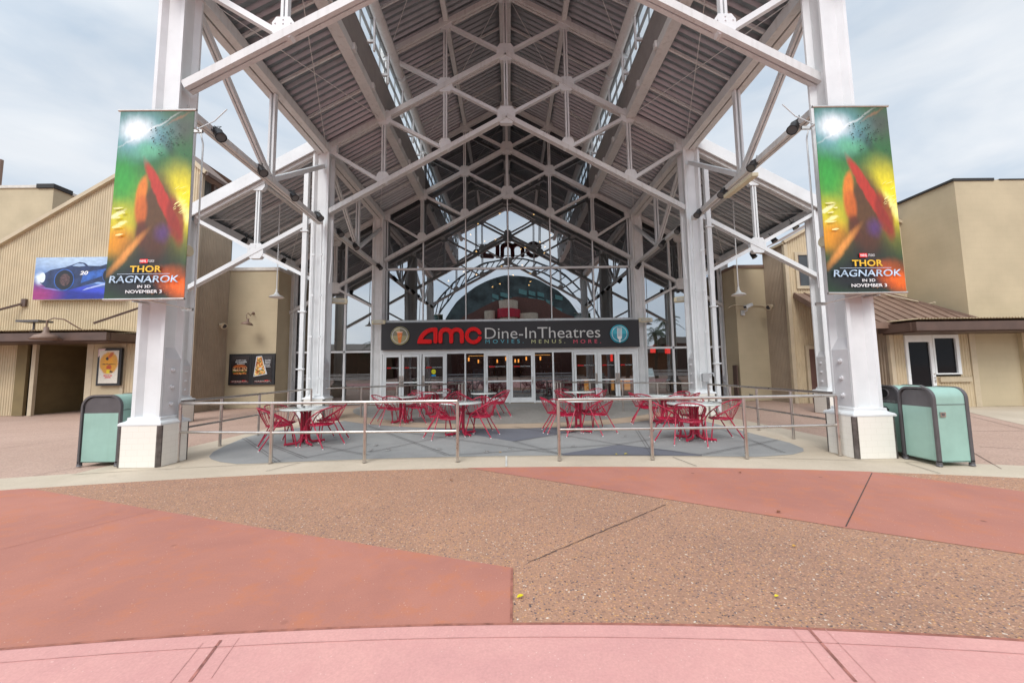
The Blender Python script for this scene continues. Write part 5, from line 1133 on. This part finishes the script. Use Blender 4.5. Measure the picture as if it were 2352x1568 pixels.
flat(p2, 'printed_tray', [(.10, .10+.16), (.70, .34), (.44, .93), (.20, .91)], w2, h2, mat('tray_print', (.55, .57, .60), .4), -.0145)
flat(p2, 'printed_topping', [(.14, .29), (.63, .36), (.43, .90), (.23, .88)], w2, h2, food_mat('topping_print', ('D88A3A', 'E8C070', 'B85A24', 'F0D8A0', '8A4A20', '5A6A2A', 'E0A050'), 22), -.017)
flat(p2, 'printed_dip', [(.40+.055*math.cos(R(30*k)), .52+.035*math.sin(R(30*k))) for k in range(12)], w2, h2, mat('dip_print', (.62, .66, .70), .4), -.019)
for p_, W_2, H_2 in ((p1, w, h), (p2, w2, h2)):
    for k in range(9):
        u_ = .16+.075*k; flat(p_, 'printed_footer', [(u_, .105), (u_+.05, .105), (u_+.055, .135), (u_+.01, .135)], W_2, H_2, mat('footer_print', (.42, .34, .32), .4), -.0135)

# ================================================================== RAILINGS
def railing(pts, posts, label, group=None, h=.99):
    root = thing('railing', label, 'railing', (pts[0][0], pts[0][1], 0), group=group)
    for z, nm in ((h, 'top_rail'), (.50, 'mid_rail')):
        mb = MB(); mb.path([(x, y, z) for x, y in pts], .026 if z > .9 else .022, 10)
        part(nm, mb, STEEL, root)
    for x, y in posts:
        mb = MB(); mb.tube((x, y, .004), (x, y, h-.01), .028, 12); mb.tube((x, y, .004), (x, y, .02), .034, 12); part('post', mb, STEEL, root)
def gp(px, py): v = atZ(px, py, 0); return (v.x, v.y)
pL = [gp(407, 1060), gp(621, 1063.5), gp(837, 1062), gp(1051, 1060)]
pR = [gp(1285, 1057), gp(1499, 1055), gp(1716, 1052.5), gp(1930, 1046)]
G_ = 'steel rail sections of the dining area'
railing(pL, pL, 'long front steel rail section on the left with four posts', G_)
railing(pR, pR, 'long front steel rail section on the right with four posts', G_)
for s, sd_ in ((-1, 'left'), (1, 'right')):
    xr_ = -6.07 if s < 0 else 5.84
    P_ = [(xr_, 8.38+1.25*k) if s < 0 else (xr_, 8.19+1.13*k) for k in range(4)]
    railing([(xr_+.03*s, 7.15 if s < 0 else 6.98)]+P_, P_, 'side steel rail between the %s front and middle columns' % sd_, G_)
    a, b = (s*5.72, 12.45), (s*1.93, 15.0)
    P_ = [(s*4.88, 13.02), (s*3.90, 13.68), (s*2.92, 14.34), b, (s*1.88, 15.55), (s*1.84, 16.0)]
    railing([a, b, (s*1.84, 16.0)], P_, 'slanting steel rail from the %s middle column towards the centre doors' % sd_, G_)

# ================================================================== TABLES AND CHAIRS
def make_table(d):
    root = thing('cafe_table', '', 'table')
    mb = MB(); r = d/2; mb.lathe([(0, .760), (r-.012, .760), (r, .752), (r, .732), (r-.008, .725), (0, .725)], n=48); lpart('tabletop', mb, TTOP, root)
    for k in range(4):
        a = math.pi/4+k*math.pi/2; c, s = math.cos(a), math.sin(a); R0, R1 = .075, .40*d
        mb = MB(); mb.path([(c*.16, s*.16, .722), (c*.10, s*.10, .70), (c*R0, s*R0, .64), (c*R0, s*R0, .16), (c*(R0+.02), s*(R0+.02), .08), (c*(R0+.07), s*(R0+.07), .045), (c*R1, s*R1, .040)], .026, 10)
        l = lpart('leg', mb, RED, root)
        f = MB(); f.tube((c*(R1-.03), s*(R1-.03), .003), (c*(R1-.03), s*(R1-.03), .022), .018, 8); lpart('foot', f, RUB, l)
    mb = MB(); mb.box(-.055, .055, -.055, .055, .30, .38); mb.box(-.055, .055, -.055, .055, .12, .16); mb.box(-.12, .12, -.12, .12, .715, .724); lpart('brace', mb, RED, root)
    return root
def make_chair():
    root = thing('wire_chair', '', 'chair')
    hp = [(-.185, .235, .445), (-.225, .16, .52), (-.262, .04, .60), (-.285, -.09, .675), (-.275, -.20, .735), (-.21, -.30, .785), (-.11, -.355, .808), (0, -.37, .815)]
    hp = hp+[(-x, y, z) for x, y, z in hp[:-1][::-1]]
    # resample smoothly
    def cr_(P, k):
        o = []
        for i in range(len(P)-1):
            p0, p1, p2, p3 = P[max(i-1, 0)], P[i], P[i+1], P[min(i+2, len(P)-1)]
            for j in range(k):
                t = j/k; o.append(tuple(.5*((2*p1[a])+(-p0[a]+p2[a])*t+(2*p0[a]-5*p1[a]+4*p2[a]-p3[a])*t*t+(-p0[a]+3*p1[a]-3*p2[a]+p3[a])*t*t*t) for a in range(3)))
        return o+[tuple(P[-1])]
    H = cr_(hp, 3)
    mb = MB(); mb.path(H, .0135, 7); hoop = lpart('hoop', mb, RED, root)
    mb = MB(); n = 15
    idx = [int(8+(len(H)-17)*i/(n-1)) for i in range(n)]
    for i, k in enumerate(idx):
        a = R(198+144*i/(n-1)); p = (.215*math.cos(a), .215*math.sin(a)+.02, .44); q = H[k]
        mid = ((p[0]+q[0])/2*1.0, (p[1]+q[1])/2-.012, (p[2]+q[2])/2)
        mb.tube(p, mid, .0042, 4, caps=False); mb.tube(mid, q, .0042, 4, caps=False)
    lpart('back_slats', mb, RED, root)
    mb = MB(); mb.path([(.222*math.cos(2*math.pi*i/24)*(1.0), .225*math.sin(2*math.pi*i/24)+.02, .44+(.008 if math.sin(2*math.pi*i/24) > .5 else 0)) for i in range(24)], .011, 6, closed=True)
    for k in range(-8, 9):
        t = k*.0245; L1 = math.sqrt(max(0, .218**2-t*t))
        mb.path([(t, .02-L1, .44), (t, .02-L1*.5, .428), (t, .02, .423), (t, .02+L1*.5, .428), (t, .02+L1, .44)], .0042, 4)
        mb.path([(-L1, .02+t, .437), (-L1*.5, .02+t, .425), (0, .02+t, .420), (L1*.5, .02+t, .425), (L1, .02+t, .437)], .0035, 4)
    lpart('seat', mb, RED, root)
    for s in (-1, 1):
        for pts in ([(s*.262, .04, .60), (s*.262, -.02, .50), (s*.275, -.17, .25), (s*.29, -.32, .014)], [(s*.185, .235, .445), (s*.19, .245, .40), (s*.215, .29, .20), (s*.235, .32, .014)]):
            mb = MB(); mb.path(pts, .0125, 7); l = lpart('leg', mb, RED, root)
            f = MB(); e = pts[-1]; f.tube((e[0], e[1], .002), (e[0], e[1], .022), .015, 8); lpart('foot', f, RUB, l)
        mb = MB(); mb.path([(s*.20, .1, .437), (s*.262, -.02, .50)], .009, 5); lpart('arm_stay', mb, RED, root)
    return root
# (ellipse centre px, foot-based depth, diameter, short name, [angles: side words])
TABS = [((703, 932), 8.40, .98, 'table beside the left middle column', [(222, 'near left'), (168, 'far left'), (-28, 'right'), (62, 'far')]),
        ((1058.6, 919), 9.30, 1.0, 'large table behind the left front rail end', [(250, 'near'), (188, 'left'), (-22, 'right'), (58, 'far')]),
        ((924.7, 907.8), 11.6, .86, 'small table second from the left column', [(183, 'left'), (262, 'near'), (75, 'far'), (-12, 'right')]),
        ((1000, 897), 13.6, .94, 'farthest back table on the left', [(160, 'left'), (264, 'near'), (-8, 'right'), (80, 'far')]),
        ((1111, 900.5), 12.8, .84, 'small table before the centre doors', [(205, 'left'), (-30, 'right'), (28, 'far right')]),
        ((1327, 914.5), 9.55, 1.0, 'large table behind the right front rail start', [(172, 'left'), (228, 'near left'), (-42, 'near right'), (55, 'far')]),
        ((1331, 896), 12.9, 1.0, 'table farthest back on the right', [(200, 'left'), (128, 'far left'), (-16, 'right'), (30, 'far right')]),
        ((1524, 905), 10.7, 1.0, 'table second from the right column', [(205, 'left'), (155, 'far left'), (-18, 'right'), (32, 'far right'), (275, 'near')]),
        ((1592, 922), 8.25, 1.05, 'table beside the right middle column', [(238, 'near left'), (176, 'left'), (-8, 'right'), (70, 'far')])]
proto = None; TP = {}
for (px, py), D, dia, nm, ch in TABS:
    X = atY(px, py, D).x
    if dia not in TP: TP[dia] = make_table(dia); t = TP[dia]
    else: t = copy_tree(TP[dia])
    t.location = (X, D, 0); t.rotation_euler.z = R(random.uniform(-8, 8)); t['label'] = 'white topped round '+nm; t['group'] = 'round white cafe tables'
    for ang, w in ch:
        if proto is None: proto = make_chair(); c = proto
        else: c = copy_tree(proto)
        rr = .42+dia*.11+random.uniform(-.02, .03)
        a = R(ang); c.location = (X+rr*math.cos(a), D+rr*math.sin(a), 0); c.rotation_euler.z = a+math.pi/2+R(random.uniform(-9, 9))
        c['label'] = 'red wire chair, %s side of the %s' % (w, nm); c['group'] = 'red wire chairs around the cafe tables'

# ================================================================== LITTER BINS
def make_bin(label, cat, name, face, w, d, h, loc, hole=False, lock=False):
    """arched profile faces local -Y"""
    root = thing(name, label, cat, loc, rz=face)
    hw = w/2; r = hw*.62
    def arch(hw_, r_, h_):
        p = [(-hw_, .06)]
        for i in range(9): a = math.pi-math.pi/2*i/8; p.append((-hw_+r_+r_*math.cos(a), h_-r_+r_*math.sin(a)))
        for i in range(9): a = math.pi/2-math.pi/2*i/8; p.append((hw_-r_+r_*math.cos(a), h_-r_+r_*math.sin(a)))
        return p+[(hw_, .06)]
    for yy in (0, d-.045):
        o_ = arch(hw, r, h); i_ = arch(hw-.03, r-.03, h-.03); n = len(o_)
        mb = MB(); vs = [(x, yy, z) for x, z in o_]+[(x, yy, z) for x, z in i_]+[(x, yy+.05, z) for x, z in o_]+[(x, yy+.05, z) for x, z in i_]
        f = []
        for i in range(n-1): f += [(i, i+1, n+i+1, n+i), (2*n+i, 3*n+i, 3*n+i+1, 2*n+i+1), (i, 2*n+i, 2*n+i+1, i+1), (n+i, n+i+1, 3*n+i+1, 3*n+i)]
        f += [(0, n, 3*n, 2*n), (n-1, 2*n-1+0, 4*n-1, 3*n-1)]
        mb.add(vs, f)
        for s in (-1, 1): mb.box(s*(hw-.022)-.022, s*(hw-.022)+.022, yy, yy+.05, .012, .075); mb.lathe([(0, .03), (.032, .03), (.04, .004)], (s*(hw-.022), yy+.025, 0), 12)
        lpart('arch_frame', mb, DARKM, root)
    i_ = arch(hw-.012, r-.012, h-.012); mb = MB()
    vs = [(x, y, z) for y in (.05, d-.045) for x, z in i_]; n = len(i_)
    mb.add(vs, [(i, i+1, n+i+1, n+i) for i in range(n-1)])
    mb.box(-hw+.012, hw-.012, .05, d-.045, .055, .07)
    lpart('shell', mb, MINT, root)
    mb = MB()
    for s in (-1, 1): mb.box(s*(hw-.010)-.004, s*(hw-.010)+.004, .05, d-.045, h-.26, h-.253)
    lpart('seam', mb, DARKM, root)
    zc = h*.74
    for yy, sg in ((.02, 1), (d-.02, -1)):
        mb = MB(); mb.box(-hw+.044, hw-.044, min(yy, yy+.01), max(yy, yy+.01), .075, zc); lpart('panel', mb, MINT, root)
        mb = MB(); q = [(x, z) for x, z in arch(hw-.044, r-.044, h-.044) if z > zc-.02]; q = [(-hw+.044, zc)]+[p for p in q if p[1] > zc]+[(hw-.044, zc)]
        mb.prism(q, lambda u, v, t: (u, t, v), yy+.004, yy+.018); lpart('hood', mb, DARKM, root)
    if hole:
        mb = MB(); mb.lathe([(.072, .012), (.085, .012), (.09, 0)], (0, .02, zc+.16), 20, M=Matrix.Rotation(R(90), 3, 'X')); mb.cur = 1; mb.lathe([(0, .006), (.073, .006)], (0, .02, zc+.16), 20, M=Matrix.Rotation(R(90), 3, 'X')); lpart('opening', mb, [DARKM, mat('black_hole', (.004, .004, .004), .9)], root)
        lpart('lettering', text_mb('BOTTLES AND CANS ONLY', w*.80, .034, lambda u, v, t: (u, .012, zc+.035+v), 0), mat('grey_ink', (.30, .31, .30), .6), root)
        mb = MB()
        for k in range(3):
            a0 = R(90+120*k); 
            def rp(u, v): c, s = math.cos(a0-R(90)), math.sin(a0-R(90)); return (u*c-v*s, u*s+v*c)
            P_ = [(-.055, .062), (-.03, .098), (.022, .098), (.048, .058), (.066, .068), (.058, .018), (.012, .038), (.030, .048), (.012, .072), (-.018, .072), (-.032, .048)]
            mb.prism([rp(*p) for p in P_], lambda u, v, t: (u, t, zc-.16+v), .012+.0005*k, .018)
        lpart('recycling_emblem', mb, BLACK, root)
    if lock:
        mb = MB(); mb.box(hw-.006, hw+.006, .09, .17, h*.62, h*.62+.07); mb.cur = 1; mb.box(hw+.0065, hw+.009, .11, .15, h*.62+.015, h*.62+.055); lpart('lock', mb, [STEEL, DARKM], root)
    return root
make_bin('mint green litter bin with dark arched hood left of the left front column', 'bin', 'litter_bin', 0, .66, .60, 1.17, (-6.83, 6.66, 0))
# right bins turn their arches towards the axis of the canopy
make_bin('mint green bin with lock plate, the nearer one beside the right front column', 'bin', 'litter_bin', R(-90), .53, .53, 1.15, (6.27, 6.10, 0), lock=True)
make_bin('mint green bottle bin with round hole and recycling mark at the right front column', 'bin', 'recycling_bin', R(-90), .53, .53, 1.15, (6.36, 6.70, 0), hole=True)

# ================================================================== LAMPS AND FITTINGS
def make_spot():
    root = thing('spotlight', '', 'spotlight')
    mb = MB(); mb.lathe([(0, -.16), (.07, -.16), (.11, -.13), (.125, -.02), (.13, .12), (.14, .14), (.14, .16), (.122, .16), (.118, .145)], n=18); lpart('housing', mb, BLACK, root)
    mb = MB()
    for k in range(7): mb.box(-.10, .10, -.004+.03*(k-3), .004+.03*(k-3), -.21, -.12)
    mb.box(-.03, .03, -.03, .03, -.2, -.12); lpart('cooling_fins', mb, BLACK, root)
    mb = MB(); mb.lathe([(0, .148), (.118, .146)], n=18); lpart('lens', mb, LENS, root)
    mb = MB(); mb.path([(-.15, 0, 0), (-.15, .0, -.12), (-.10, 0, -.25), (0, 0, -.28), (.10, 0, -.25), (.15, 0, -.12), (.15, 0, 0)], .013, 5); mb.tube((0, 0, -.28), (0, 0, -.36), .02, 6); mb.path([(.0, .03, -.2), (.10, .14, -.28), (.05, .06, -.36)], .008, 5); lpart('yoke', mb, BLACK, root)
    return root
SP = [((503, 309), -5.8, 'first from the banner on the left beam'), ((601, 392), -5.85, 'second from the banner on the left beam'), ((674, 450), -5.85, 'third from the banner on the left beam'), ((733, 497), -5.85, 'at the left middle column'),
      ((781, 535), -5.8, 'just behind the left middle column'), ((817, 566), -5.8, 'on the left beam near the foot of the diagonals'), ((872, 613), -5.75, 'at the left door column'),
      ((1824, 292), 5.85, 'first from the banner on the right beam'), ((1729, 380), 5.85, 'second from the banner on the right beam'), ((1660, 443), 5.85, 'third from the banner on the right beam'), ((1604, 490), 5.85, 'at the right middle column'),
      ((1558, 528), 5.8, 'just behind the right middle column'), ((1521, 560), 5.8, 'on the right beam near the foot of the diagonals'), ((1466, 611), 5.75, 'at the right door column'),
      ((650, 601), -9.4, 'under the left wing roof low beside the tan wall'), ((561, 554), -9.4, 'under the left wing roof near its outer column'), ((1824, 518), 9.6, 'under the right wing roof near its outer column'), ((1776, 549), 9.6, 'under the right wing roof midway'), ((1730, 586), 9.6, 'under the right wing roof low beside the tan wall')]
sp0 = None
for (px, py), X, lab in SP:
    v = atX(px, py, X)
    c = sp0 = make_spot() if sp0 is None else sp0; sp0.scale = (.74, .74, .74)
    if c.get('label'): c = copy_tree(sp0)
    c.location = v; c['label'] = 'black finned spotlight '+lab; c['group'] = 'black spotlights on the canopy beams'
    s = -1 if X < 0 else 1
    aim = Vector((-s*.62, -.25, -.75)) if abs(X) < 7 else Vector((s*.3, -.3, -.8))
    c.rotation_euler = aim.to_track_quat('Z', 'Y').to_euler()
# pendant dome lamps under the wings
pd = None
for px, py, ytop, sd_ in ((635, 683, 430, 'left'), (1697, 678, 425, 'right')):
    Y = 13.8
    v = atY(px, py, Y); top = zM(abs(v.x))+.1
    if pd is None:
        pd = thing('pendant_lamp', '', 'lamp'); mb = MB()
        mb.lathe([(.0, .30), (.03, .30), (.035, .20), (.06, .16), (.10, .09), (.20, .05), (.25, .0), (.245, 0), (.19, .035), (.09, .07), (0, .10)], n=28); lpart('lamp_shade', mb, mat('white_enamel', (.75, .76, .74), .3, var=.02), pd)
        mb = MB(); mb.tube((0, 0, .3), (0, 0, top-v.z), .018, 8); lpart('stem', mb, WHITE, pd)
        mb = MB(); mb.lathe([(0, .02), (.06, .04), (.05, .09)], n=12); lpart('bulb', mb, mat('frosted_bulb', (.7, .7, .66), .3), pd); c = pd
    else: c = copy_tree(pd)
    c.location = v; c['label'] = 'white dome pendant lamp on a long stem under the %s wing roof' % sd_; c['group'] = 'white dome pendant lamps'
# gooseneck lamps on the left
def goose(loc, sc, label, pts, tilt, wall_rose=True):
    r_ = thing('gooseneck_lamp', label, 'lamp', loc); r_.scale = (sc, sc, sc)
    mb = MB(); M = Matrix.Rotation(tilt, 3, 'Y')
    mb.lathe([(.0, .20), (.04, .20), (.045, .10), (.07, .06), (.17, .02), (.24, -.07), (.23, -.07), (.14, -.01), (0, .03)], n=24, M=M); lpart('lamp_shade', mb, BROWN, r_)
    mb = MB(); mb.path(pts, .014, 7); lpart('neck', mb, BROWN, r_)
    if wall_rose: mb = MB(); mb.lathe([(0, .04), (.05, .035), (.06, 0)], pts[-1], 14, M=Matrix.Rotation(R(90), 3, 'X')); lpart('wall_plate', mb, BROWN, r_)
v = atY(568, 742, 16.5); pz = atY(582, 719, 17.08)
d = pz-v
goose(v, 1.0, 'small brown gooseneck wall lamp above the food posters', [(-.03, 0, .18), (-.06, 0, .34), (-.02, .05, .44), (d.x*.5, d.y*.5, .36), (d.x*.8, d.y*.85, d.z), tuple(d)], R(10))
v = atY(105, 772, 13.6)
goose(v, 1.6, 'large brown gooseneck lamp hanging over the shelter edge of the left hall', [(0, 0, .18), (0, 0, .34), (.08, .05, .40), (.20, .15, .38), (.30, .30, .24), (.36, .40, .16)], 0, False)
# flat floodlight standing on the shelter
v = atY(77, 757, 14.1); r_ = thing('floodlight', 'flat dark floodlight standing on the shelter roof of the left hall', 'floodlight', v)
mb = MB(); mb.tube((0, 0, -.1), (0, 0, .26), .03, 8); mb.lathe([(.10, -.1), (.08, -.02), (.03, .02)], n=12); lpart('stand', mb, DARKM, r_)
mb = MB(); mb.box(-.40, .40, -.22, .25, .26, .33); lpart('head', mb, DARKM, r_)
# cream emergency lights
for (px, py), Y, lab, rot in (((870, 740), 17.55, 'cream oblong emergency light on the left door column beside the sign', 0), ((1482, 735), 17.55, 'cream oblong emergency light on the right door column beside the sign', 0),
                         ((775, 691), 13.0, 'cream emergency light low on the inner side of the left middle column', .5), ((1571, 687), 13.0, 'cream emergency light low on the inner side of the right middle column', -.5)):
    v = atY(px, py, Y); r_ = thing('emergency_light', lab, 'lamp', v, rz=rot, group='cream emergency lights')
    mb = MB(); mb.box(-.32, .32, -.08, .08, -.10, .10); o = lpart('housing', mb, CREAM, r_); b = o.modifiers.new('b', 'BEVEL'); b.width = .06; b.segments = 4
    mb = MB(); mb.box(-.22, .22, -.095, -.081, -.06, .05); lpart('lens', mb, mat('dull_lens', (.45, .43, .36), .3), r_)
# long cream tube light and its twin end behind the banners
a = atX(1735, 400, 5.7); b = atX(1668, 452, 5.7)
r_ = thing('tube_light', 'long cream tube light fixed under the right beam between two spotlights', 'lamp', (a+b)/2)
part('housing', MB().beam(a, b, .14, .08), CREAM, r_)
for s, px, py in ((-1, 436, 576), (1, 1888, 555)):
    v = atY(px, py, 6.75); r_ = thing('tube_light', 'cream tube light end showing behind the %s banner' % ('left' if s < 0 else 'right'), 'lamp', v)
    part('housing', MB().path([(v.x, v.y, v.z), (v.x-s*-.02+s*.0, v.y, v.z), (v.x+s*.25, v.y+.03, v.z+.02)], [.09, .10, .10], 14), CREAM, r_)
# cameras
v = atY(1716, 704, 16.75); r_ = thing('security_camera', 'white security camera on a wall bracket beside the right pendant lamp', 'camera', v)
mb = MB(); mb.beam((-.16, -.12, -.04), (.22, .05, .10), .14, .12); b = lpart('housing', mb, mat('camera_white', (.66, .68, .68), .35), r_)
mb = MB(); mb.beam((-.18, -.129, -.047), (-.155, -.118, -.038), .11, .09); lpart('lens', mb, BLACK, r_)
mb = MB(); mb.path([(.03, 0, -.02), (.02, .05, -.16), (-.02, .3, -.22)], .03, 8); mb.box(-.10, .06, .28, .34, -.34, -.12); lpart('bracket', mb, MATS['camera_white'], r_)
for X, px, py, lab in ((-12.22, 507, 747, 'small tan horn fitting on the shaded corrugated side wall at left'), (11.3, 1773, 704, 'small tan horn fitting on the shaded corrugated side wall at right')):
    v = atX(px, py, X); r_ = thing('wall_vent', lab, 'vent', v); s = 1 if X < 0 else -1
    mb = MB(); mb.path([(0, 0, .0), (s*.12, -.02, 0), (s*.22, -.10, -.05)], [.09, .10, .13], 12); mb.cur = 1; mb.path([(s*.221, -.101, -.05), (s*.223, -.103, -.051)], .09, 12); lpart('cowl', mb, [TRIM, BLACK], r_)
# conduit across the right wing wall
r_ = thing('wall_conduit', 'thin tan conduit running across the tan wall to the camera at right', 'conduit', (10.5, 17.0, 4))
a = atY(1672, 707, 17.05); b = atY(1762, 708, 17.05)
part('pipe', MB().path([a, a+Vector((.25, 0, .12)), b+Vector((-.2, 0, .12)), b], .02, 6), TRIM, r_)
r_ = thing('wall_outlet', 'small dark outlet bracket low on the tan wall at right', 'outlet', atY(1725, 907, 17.05))
v = atY(1725, 907, 17.05); part('body', MB().box(v.x-.04, v.x+.06, 17.0, 17.09, v.z-.03, v.z+.03).tube((v.x-.04, 17.0, v.z), (v.x-.10, 16.98, v.z+.05), .015, 6), DARKM, r_)
r_ = thing('wall_panel', 'narrow dark steel door panel at the foot of the right wing side wall', 'panel', atY(1668, 880, 17.3))
p_ = atY(1660, 835, 17.6); part('body', MB().box(9.93, 9.99, 17.15, 17.45, .05, 1.55), DBROWN, r_)

# ================================================================== WHAT THE GLASS REFLECTS (stands behind the photographer)
hall = thing('domed_hall', 'huge dark domed glass hall with steel arches, reflected in the gable glass', 'building', (2, -58, 0))
HY = -58
mb = MB(); n = 28; 
prof = [(-19+38*i/n) for i in range(n+1)]
zh = lambda x: 2+22.5*math.sqrt(max(0, 1-(x/19.5)**2))
vs = []
for x in prof: vs += [(x+1, HY, 0), (x+1, HY, zh(x)), (x+1, HY-20, zh(x)), (x+1, HY-20, 0)]
fs = []
for i in range(n): a, b = i*4, i*4+4; fs += [(a, a+1, b+1, b), (a+1, a+2, b+2, b+1)]
mb.add(vs, fs); part('shell', mb, mat('dark_teal_shell', (.09, .13, .135), .3, var=.3, vscale=.3), hall)
mb = MB()
for x0 in (-20.5, 14.5+4):
    pass
for k in range(26):
    x = -21+42*k/25; x2 = -21+42*(k+1)/25
    f1 = lambda x, o: 2+(24.0+o)*math.sqrt(max(0, 1-(x/(20.8+o))**2))
    if k < 25: mb.beam((x+1, HY+2.5, f1(x, 0)), (x2+1, HY+2.5, f1(x2, 0)), .35, .35); mb.beam((x+1, HY+2.5, f1(x, 2)+.01), (x2+1, HY+2.5, f1(x2, 2)), .35, .35); mb.beam((x+1, HY+2.5, f1(x, 0)), (x2+1, HY+2.5, f1(x2, 2)), .22, .22)
part('arch_truss', mb, mat('dark_steel', (.05, .055, .06), .5), hall)
mb = MB()
for k in range(9):
    for j in range(3):
        x = -4+k*2.2; z = 17.0+j*1.5-.35*abs(k-3)
        if z < zh(x)-1.5 and (k+j) % 4: mb.add([(x, HY+.3, z), (x+1.7, HY+.3, z-.5), (x+1.7, HY+.3, z+.5), (x, HY+.3, z+1.0)], [(0, 1, 2, 3)])
part('pane', mb, mat('bright_teal_pane', (.18, .42, .42), .2), hall)
mb = MB(); mb.prism([(-13, 0), (19, 0), (18, 11), (13, 13.4), (8, 16.6), (2, 17.6), (-3, 16.6), (-10, 13.2), (-13, 10)], lambda u, v, t: (u, t, v), HY+5, HY+9); part('lower_hall', mb, mat('maroon_render', (.17, .085, .07), .7), hall)
tw = thing('striped_drums', 'red and cream stacked drum towers, seen only as a reflection in the gable glass', 'tower', (0, -48, 0))
for x, r, zz in ((0, 2.1, 16.4), (-4.2, 1.1, 14.2), (4.2, 2.1, 13.6)):
    for k in range(3):
        mb = MB(); mb.tube((x, -48, zz-1.9*k-1.85), (x, -48, zz-1.9*k), r+(k == 1)*.5, 24); part('drum', mb, [mat('cream_drum', (.62, .56, .45), .6), mat('crimson_drum', (.50, .02, .05), .5)][k % 2], tw)
    mb = MB(); mb.tube((x, -48, 0), (x, -48, zz-5.75), r*.8, 16); part('base', mb, MATS['maroon_render'], tw)
def palm(x, y, h, label):
    r_ = thing('palm_tree', label, 'tree', (x, y, 0), group='palm trees behind the photographer')
    mb = MB(); mb.path([(0, 0, 0), (.1, 0, h*.4), (.05, .05, h*.8), (0, 0, h)], [.32, .24, .2, .22], 10); lpart('trunk', mb, mat('palm_trunk', (.16, .12, .08), .9, bump=.5, var=.15, vscale=6), r_)
    mb = MB(); rnd = random.Random(int(x*7+h))
    for k in range(30):
        a = rnd.uniform(0, 2*math.pi); e = rnd.uniform(-.35, 1.1); ln = rnd.uniform(2.2, 3.1)
        pts = []
        for i in range(8):
            t = i/7; pts.append(Vector((math.cos(a)*ln*t*math.cos(e*.6), math.sin(a)*ln*t*math.cos(e*.6), h+math.sin(e)*ln*t-1.7*t*t)))
        mb.path(pts, [.03]*7+[.01], 4)
        for i in range(1, 8):
            for s in (-1, 1):
                for q in (0, .5):
                    p = pts[i-1].lerp(pts[i], q+.25); d = (pts[i]-pts[i-1]).normalized(); sd_ = d.cross(Vector((0, 0, 1))).normalized()*s
                    L1 = .75*(1-.5*abs(i-3)/5); tip = p+sd_*L1*.8+d*L1*.5+Vector((0, 0, -.35*L1)); mb.add([p-d*.05, p+d*.05, tip], [(0, 1, 2)])
    lpart('crown', mb, mat('palm_leaf', (.055, .085, .03), .6, var=.2, vscale=5), r_)
palm(15.5, -16, 6.6, 'tall palm tree reflected in the glass right of the sign'); palm(-18.5, -20, 5.4, 'shorter palm tree reflected low in the glass left of the sign'); palm(20.5, -18, 6.3, 'outer palm tree reflected beside the right middle column')
palm(27, -30, 9.5, 'far palm tree reflected at the right edge of the glass')
rs = thing('reflected_shops', 'row of low brown and orange shops, seen only as a reflection in the lower glass', 'building', (0, -38, 0))
for i, (x0, x1, z, c) in enumerate(((-60, -22, 5.5, (.16, .10, .06)), (-21, -12, 7.5, (.20, .15, .13)), (14, 30, 4.2, (.30, .15, .08)), (31, 60, 6, (.18, .12, .10)))):
    mb = MB(); mb.box(x0, x1, -46, -38, 0, z); part('shop_wall', mb, mat('shop_wall_%d' % i, c, .8), rs)
    mb = MB(); mb.prism([(-38+.8, z), (-42, z+1.6), (-46.8, z)], lambda u, v, t: (t, u, v), x0-.5, x1+.5); part('roof', mb, mat('shop_roof_%d' % i, (.10, .07, .05), .7), rs)
# big dark letters hanging in the front gable opening (out of the direct view, mirrored in the glass)
ls = thing('channel_letters', 'huge dark red channel letters hanging high in the front gable of the canopy', 'sign', (0, 6.4, 11))
for P_, nm in ((A_, 'letter'), (M_, 'letter'), (C_, 'letter')):
    mb = MB(); mb.prism([((u-1140)/1880*4.9+.2, (300-v)/1880*4.9+11.0) for u, v in P_], lambda u, v, t: (u, t, v), 6.1, 6.35); part(nm, mb, mat('dark_red_letter', (.10, .012, .012), .4), ls)
mb = MB(); mb.box(-2.4, 2.9, 6.36, 6.42, 10.45, 10.5); mb.box(-2.4, 2.9, 6.36, 6.42, 11.4, 11.45); part('rail', mb, DARKM, ls)
for k, v in list(bpy.data.objects.items()):
    if v.name.startswith('cafe_table') or v.name.startswith('wire_chair'): pass
